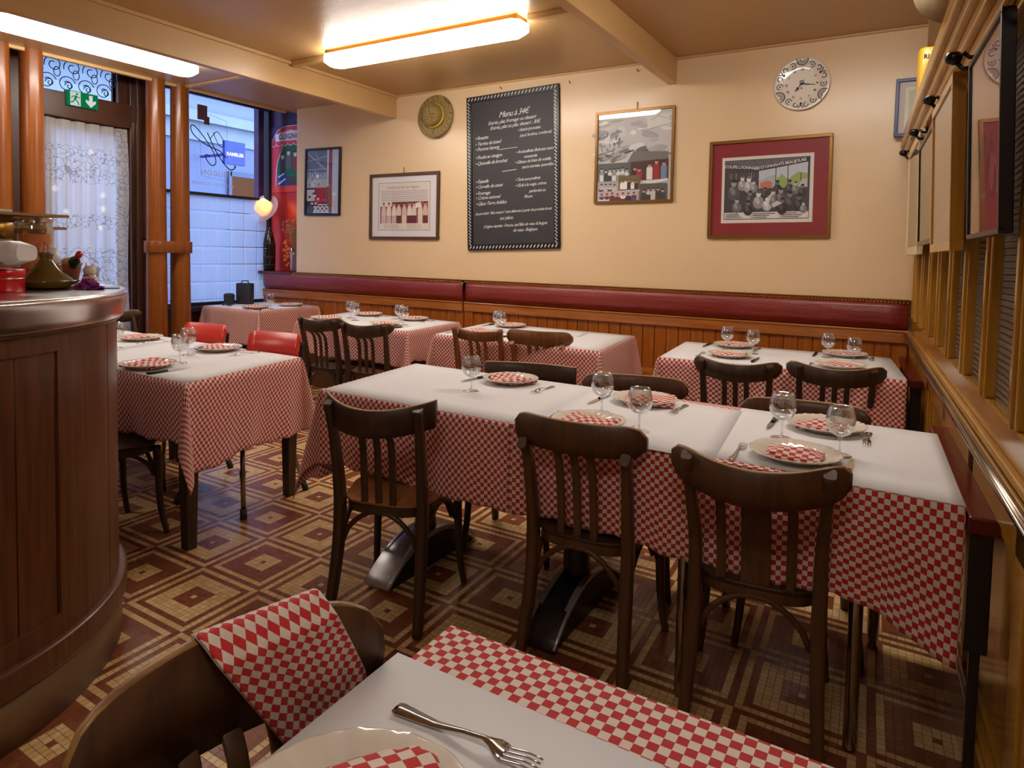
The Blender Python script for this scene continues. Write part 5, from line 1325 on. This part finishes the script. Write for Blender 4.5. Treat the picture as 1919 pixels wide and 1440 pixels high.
leanframe('partition_frame', 3.08, 3.80, 1.425, 1.90, .258, .020, .026, M['hook'], 'grey metal framed photograph on the partition, second from the corner', p2, .03)
leanframe('partition_frame', 2.40, 3.02, 1.385, 1.915, .252, .030, .036, M['ywood'], 'yellow wood framed cream panel on the partition, third from the corner', p3, .03)
leanframe('partition_frame', 1.68, 2.13, 1.410, 1.865, .255, .012, .026, M['black'], 'deep black framed red print on the partition, nearest full frame', p4, .035, M['black'])
leanframe('partition_frame', 1.00, 1.47, 1.435, 1.90, .262, .018, .026, plain('orange_red_frame', sR(196, 74, 40), .35), 'orange red frame cut by the right edge of the photo', p5, .02)
for i, (y, z, w) in enumerate(((4.72, 2.00, 'at the far end of the partition beam'), (3.84, 1.975, 'between the farthest two partition frames'), (3.05, 1.965, 'left of the yellow wood frame'), (2.30, 1.925, 'left of the deep black frame'), (1.60, 1.895, 'above the gap before the orange red frame'))):
    t = empty('coat_hook', PX(.285, y, z), 0, 'blackened metal coat hook '+w, 'hook', 'coat hooks on the partition beam')
    MB().box(-.006, .002, -.02, .02, -.05, .03).build('hook_plate', M['hook'], t, bevel=.002)
    m = MB(); m.tube([(-.004, 0, -.03), (-.045, 0, -.030), (-.065, 0, -.005)], .007, 8, (0, 1, 0)); m.lathe([(.001, -.018), (.018, -.010), (.023, .004), (.018, .016), (.001, .020)], (-.068, 0, 0), 14)
    m.tube([(-.004, 0, .0), (-.03, 0, .0), (-.045, 0, .015)], .006, 8, (0, 1, 0)); m.build('hook_arm', M['hook'], t)
# things on top of the partition
t = empty('framed_picture', (-.065, 5.06, 2.365), 0, 'blue edged framed picture standing on the partition top at the corner', 'picture')
m = MB()
for q in ((-.075, .30, .135, .155), (-.075, .30, -.215, -.195), (-.075, -.055, -.195, .135)): m.box(q[0], q[1], -.03, .0, q[2], q[3])
m.build('frame', plain('navy_blue_frame', sR(40, 50, 110), .35), t, bevel=.003)
pc = Pic((0, -.012, 0), (1, 0, 0), (0, 0, 1), (0, -1, 0)); pc.rect(-.06, -.2, .30, .14, (206, 196, 190)).rect(-.02, -.19, .30, .10, (226, 222, 206)).rect(.0, -.18, .3, .08, (196, 206, 176)); pc.build('print', t)
t = empty('pastis_jug', (.045, 3.95, 2.15), R(12), 'yellow lettered water jug standing on top of the partition', 'jug')
MB().prism(rr(.13, .10, .6, 5), 0, .25, None, None, True).build('jug_body', plain('yellow_ceramic', sR(222, 172, 50), .25), t, bevel=.012)
MB().tube([(.06, 0, .21), (.10, 0, .20), (.10, 0, .08), (.06, 0, .06)], .010, 8, (0, 1, 0)).build('jug_handle', plain('yellow_ceramic_handle', sR(214, 160, 44), .25), t)
pc = Pic((0, -.0505, .20), (1, 0, 0), (0, 0, 1), (0, -1, 0)); pc.text('RICARD', 0, 0, .030, (70, 44, 24), bold=.001); pc.text('ANISETTE', 0, -.028, .015, (70, 44, 24)); pc.build('jug_lettering', t)
t = empty('paint_brushes', (.06, 3.98, 2.40), 0, 'two dark brush handles sticking up behind the yellow jug', 'brushes')
MB().tube([(0, 0, -.25), (.01, 0, .04)], .006, 8, (0, 1, 0)).build('brush', M['hook'], t); MB().tube([(.025, 0, -.25), (.035, 0, .045)], .006, 8, (0, 1, 0)).build('brush', M['hook'], t)
t = empty('wicker_hat', (.12, 3.15, 2.405), 0, 'dark woven straw hat hanging at the top right corner above the partition', 'hat')
Hm = Matrix.Rotation(R(70), 4, 'X')
m = MB(); m.lathe([(.16, 0), (.165, .004), (.11, .012), (.09, .07), (.05, .09), (.001, .09)], (0, 0, 0), 32, mtx=Hm); m.build('hat_body', plain('dark_straw', sR(140, 114, 78), .8, 0, .3, 60, .3), t)
MB().tube([(0, 0, .05), (0, 0, .455)], .002, 6, (0, 1, 0)).build('hanging_string', M['hook'], t)
# ================================================================== ON THE BAR
BZ = 1.2
t = empty('red_tin', (-2.455, .955, BZ), 0, 'round red biscuit tin at the front of the zinc bar', 'tin')
MB().lathe([(.001, 0), (.088, 0), (.09, .004), (.09, .045)], (0, 0, 0), 40).build('tin_body', plain('red_enamel', sR(196, 16, 22), .22), t)
MB().lathe([(.0915, .040), (.093, .043), (.093, .066), (.09, .070), (.001, .070)], (0, 0, 0), 40).build('tin_lid', plain('red_enamel_lid', sR(206, 20, 26), .22), t)
MB().lathe([(.0925, .040), (.0945, .0415), (.0925, .043)], (0, 0, 0), 40).build('lid_bead', M['steel'], t)
t = empty('card_terminal', (-2.42, .93, BZ+.07), R(35), 'white plastic card reader lying on the red tin', 'card reader'); t.scale = (1.3, 1.3, 1.3)
m = MB(); path = [(-.11, 0, .028), (-.05, 0, .030), (.02, 0, .034), (.07, 0, .040), (.095, 0, .040)]
m.sweep(path, lambda i, q: rr(.075, (.035, .042, .055, .055, .035)[i], .7, 4), (0, 0, 1)); m.build('reader_body', M['white'], t)
MB().sweep([(-.09, 0, .010), (0, 0, .012), (.06, 0, .014)], lambda i, q: rr(.066, .018, .7, 4), (0, 0, 1)).build('reader_base', plain('mauve_plastic', sR(150, 110, 110), .4), t)
t = empty('tagine', (-2.50, 1.135, BZ), 0, 'small olive glazed tagine on the zinc bar', 'tagine'); t.scale = (.88, .88, 1)
og = plain('olive_glaze', sR(104, 84, 40), .14, 0, .25, 20)
MB().lathe([(.001, .006), (.055, .0), (.085, .006), (.108, .024), (.110, .028), (.10, .030), (.001, .012)], (0, 0, 0), 40).build('tagine_dish', og, t)
MB().lathe([(.092, .028), (.084, .034), (.064, .050), (.040, .072), (.024, .094), (.020, .099), (.022, .108), (.025, .116), (.022, .122), (.001, .121)], (0, 0, 0), 40).build('tagine_lid', og, t)
t = empty('candle_jar', (-2.735, 1.20, BZ), R(62), 'tall glass jar with an orange portrait label on the bar', 'jar')
MB().lathe([(.001, 0), (.060, 0), (.064, .01), (.064, .205), (.060, .215), (.060, .235), (.064, .24), (.060, .245), (.057, .24), (.057, .215), (.060, .2), (.060, .01)], (0, 0, 0), 36).build('jar_glass', M['glass'], t)
MB().lathe([(.001, .004), (.055, .004), (.055, .15), (.001, .152)], (0, 0, 0), 30).build('jar_filling', plain('cream_wax', sR(212, 192, 160), .6), t)
class CylPic(Pic):
    def P(s, x, y): s_ = x/.0655; return Vector(((.0655+s.k*.00003)*sin(s_), -(.0655+s.k*.00003)*cos(s_), y))
pc = CylPic((0, 0, 0), (1, 0, 0), (0, 0, 1), (0, -1, 0))
for i in range(12): x = -.035+i*.008; pc.k = 0; pc.rect(x, .045, x+.008, .185, (206, 120, 70))
for k in range(3): pc.ell(.02, .13, .036-.006*k, .046-.008*k, ((224, 160, 90), (236, 188, 110), (240, 206, 150))[k], 20)
pc.ell(.034, .140, .018, .020, (150, 24, 44), 14).ell(.040, .125, .013, .020, (228, 180, 160), 14).ell(.040, .105, .020, .012, (226, 176, 150), 12).line([(.036, .132), (.046, .131)], .002, (60, 30, 36)).line([(.04, .116), (.045, .116)], .002, (160, 40, 50))
for i in range(12): x = -.035+i*.008; pc.rect(x, .045, x+.008, .062, (196, 60, 40)).rect(x, .178, x+.008, .185, (216, 110, 70))
pc.build('jar_label', t)
t = empty('brass_canister', (-2.67, 1.035, BZ), 0, 'brass rimmed canister cut by the left edge of the photo', 'canister')
MB().lathe([(.001, 0), (.068, 0), (.068, .175), (.001, .175)], (0, 0, 0), 32).build('canister_body', plain('beige_canister', sR(176, 150, 120), .4), t)
MB().lathe([(.070, .165), (.074, .168), (.074, .215), (.070, .22), (.001, .22)], (0, 0, 0), 32).build('canister_lid', M['brass'], t)
o = tag(empty('green_bottle', (-2.82, 1.0, BZ), 0, 'dark green bottle behind the brass canister at the left edge', 'bottle'), 'dark green bottle behind the brass canister at the left edge', 'bottle')
MB().lathe([(.001, 0), (.036, 0), (.037, .01), (.037, .18), (.015, .235), (.014, .28), (.001, .28)], (0, 0, 0), 24).build('bottle_body', plain('green_bottle_glass', (.01, .03, .008), .1), o)
MB().lathe([(.0375, .10), (.038, .102), (.038, .165), (.0375, .167)], (0, 0, 0), 24).build('bottle_label', plain('lime_label', sR(110, 150, 40), .5), o)
t = empty('cardboard_box', (-2.94, 1.17, BZ), R(8), 'open brown cardboard box with splayed flaps behind the jar', 'box')
cb = plain('corrugated_cardboard', sR(176, 138, 92), .8)
MB().box(-.16, .16, -.10, .10, 0, .205).build('box_body', cb, t)
MB().box(-.17, .20, -.13, .13, .205, .215).box(-.19, .185, -.15, .15, .252, .262).box(-.12, .12, -.08, .08, .215, .252).build('box_flap', cb, t)
MB().box(-.20, .06, -.10, .02, .262, .276).build('paper_stack', M['paper'], t)
t = empty('pump_bottle', (-2.60, 1.20, BZ), 0, 'clear hand gel bottle with white pump cap behind the tagine', 'bottle')
MB().prism(rr(.075, .045, .7, 5), 0, .085, None, None, True).build('bottle_body', M['glass'], t, bevel=.006)
MB().prism(rr(.062, .034, .7, 5), .004, .05, None, None, True).build('gel', plain('pale_gel', sR(190, 200, 186), .2), t)
MB().lathe([(.024, .085), (.026, .088), (.026, .112), (.018, .115), (.017, .138), (.001, .138)], (0, 0, 0), 20).build('pump_cap', M['white'], t)
t = empty('terracotta_pot', (-2.64, 1.27, BZ), 0, 'terracotta pot holding corks and a small red capped bottle', 'pot')
MB().lathe([(.001, 0), (.030, 0), (.043, .075), (.047, .077), (.047, .084), (.042, .084), (.041, .076), (.001, .07)], (0, 0, 0), 28).build('pot_body', plain('terracotta', sR(186, 104, 72), .6), t)
rn = random.Random(2)
for k in range(6): MB().lathe([(.001, 0), (.011, 0), (.011, .030), (.001, .030)], (0, 0, 0), 12, mtx=Matrix.Translation((-.02+rn.random()*.04, -.02+rn.random()*.04, .074)) @ Matrix.Rotation(rn.random()*1.4, 4, 'X') @ Matrix.Rotation(rn.random()*1.4, 4, 'Y')).build('cork', plain('cork', sR(206, 172, 110), .8) if k == 0 else bpy.data.materials['cork'], t)
Bm = Matrix.Translation((.012, .0, .062)) @ Matrix.Rotation(R(52), 4, 'Y')
b_ = MB().lathe([(.001, 0), (.018, 0), (.018, .05), (.008, .07), (.008, .085), (.001, .085)], (0, 0, 0), 18, mtx=Bm).build('small_bottle', plain('bottle_green', (.015, .04, .015), .12), t)
MB().lathe([(.0095, .070), (.0105, .072), (.0105, .094), (.001, .095)], (0, 0, 0), 16, mtx=Bm).build('bottle_cap', plain('red_foil_cap', sR(190, 26, 22), .3), b_)
t = empty('envelope', (-2.56, 1.315, BZ), R(-20), 'white envelopes printed with small hearts standing behind the purple cloth', 'envelope')
MB().hexa([(-.05, -.008, .0), (.05, -.008, .0), (.05, .008, .0), (-.05, .008, .0), (-.05, .004, .070), (.05, .004, .070), (.05, .018, .070), (-.05, .018, .070)]).build('envelope_paper', plain('blue_white_paper', sR(206, 214, 240), .7), t)
pc = Pic((0, -.0085, 0), (1, 0, 0), (0, .17, 1), (0, -1, .17))
for x, z in ((-.03, .05), (-.01, .03), (.02, .052), (.03, .02), (-.035, .015)): pc.ell(x-.003, z, .004, .004, (150, 70, 130), 8).ell(x+.003, z, .004, .004, (150, 70, 130), 8).poly([(x-.007, z), (x+.007, z), (x, z-.009)], (150, 70, 130))
pc.build('heart_print', t)
t = empty('china_cat', (-2.50, 1.275, BZ), R(30), 'small cream pottery cat with a red collar on the bar', 'figurine')
MB().lathe([(.001, 0), (.024, 0), (.028, .02), (.022, .038), (.016, .046)], (0, 0, 0), 20).build('body', M['china'], t)
m = MB(); m.lathe([(.001, .038), (.018, .046), (.022, .060), (.016, .074), (.001, .078)], (0, 0, 0), 20)
for s in (-1, 1): m.lathe([(.008, .066), (.001, .086)], (s*.012, 0, 0), 8)
m.build('head', M['china'], t); MB().lathe([(.019, .038), (.022, .041), (.019, .045)], (0, 0, 0), 20).build('collar', plain('red_collar', sR(200, 40, 30), .4), t)
t = empty('small_jar', (-2.455, 1.26, BZ), 0, 'tiny glass jar of amber liquid beside the pottery cat', 'jar')
MB().lathe([(.001, 0), (.014, 0), (.014, .026), (.010, .032), (.001, .033)], (0, 0, 0), 16).build('jar_body', plain('amber_liquid', sR(176, 130, 40), .15), t); MB().lathe([(.011, .033), (.011, .046), (.001, .046)], (0, 0, 0), 16).build('jar_lid', M['china'], t)
m = MB(); rn = random.Random(6)
for k in range(5):
    def f(u, v, k=k):
        a = 2*PI*u; r = (.052-.008*k)*(.72+.28*sin(a*(3+k % 3)+k)*.6)*(.25+.75*v); return (r*cos(a)*1.15+.004*sin(k*3), r*sin(a)*.8, .007*k+.006+.006*sin(a*5+k*2)*v+.010*(1-v))
    m.grid(f, 44, 6, smooth=True)
pm = plain('purple_crochet', sR(140, 44, 130), .95, 0, .3, 200, .6); o = m.build('crochet_cloth', pm); o.location = (-2.39, 1.215, BZ); o.scale = (1.25, 1.1, .8)
md = o.modifiers.new('thickness', 'SOLIDIFY'); md.thickness = .006; md.offset = 0; tag(o, 'crumpled purple crochet cloth on the end of the zinc bar', 'cloth')
o = MB().prism(rr(.11, .07, .3), 0, .003).build('blue_leaflet', plain('blue_white_leaflet', sR(150, 164, 226), .4)); o.location = (-2.42, 1.295, BZ+.001); o.rotation_euler = (0, 0, R(-28)); tag(o, 'pale blue leaflet lying at the curved end of the zinc bar', 'leaflet')
o = MB().lathe([(.001, 0), (.014, 0), (.014, .008), (.001, .010)], (0, 0, 0), 16).build('bottle_cap', bpy.data.materials['red_foil_cap']); o.location = (-2.395, 1.25, BZ+.001); tag(o, 'small round red cap on the bar beside the purple cloth', 'cap')
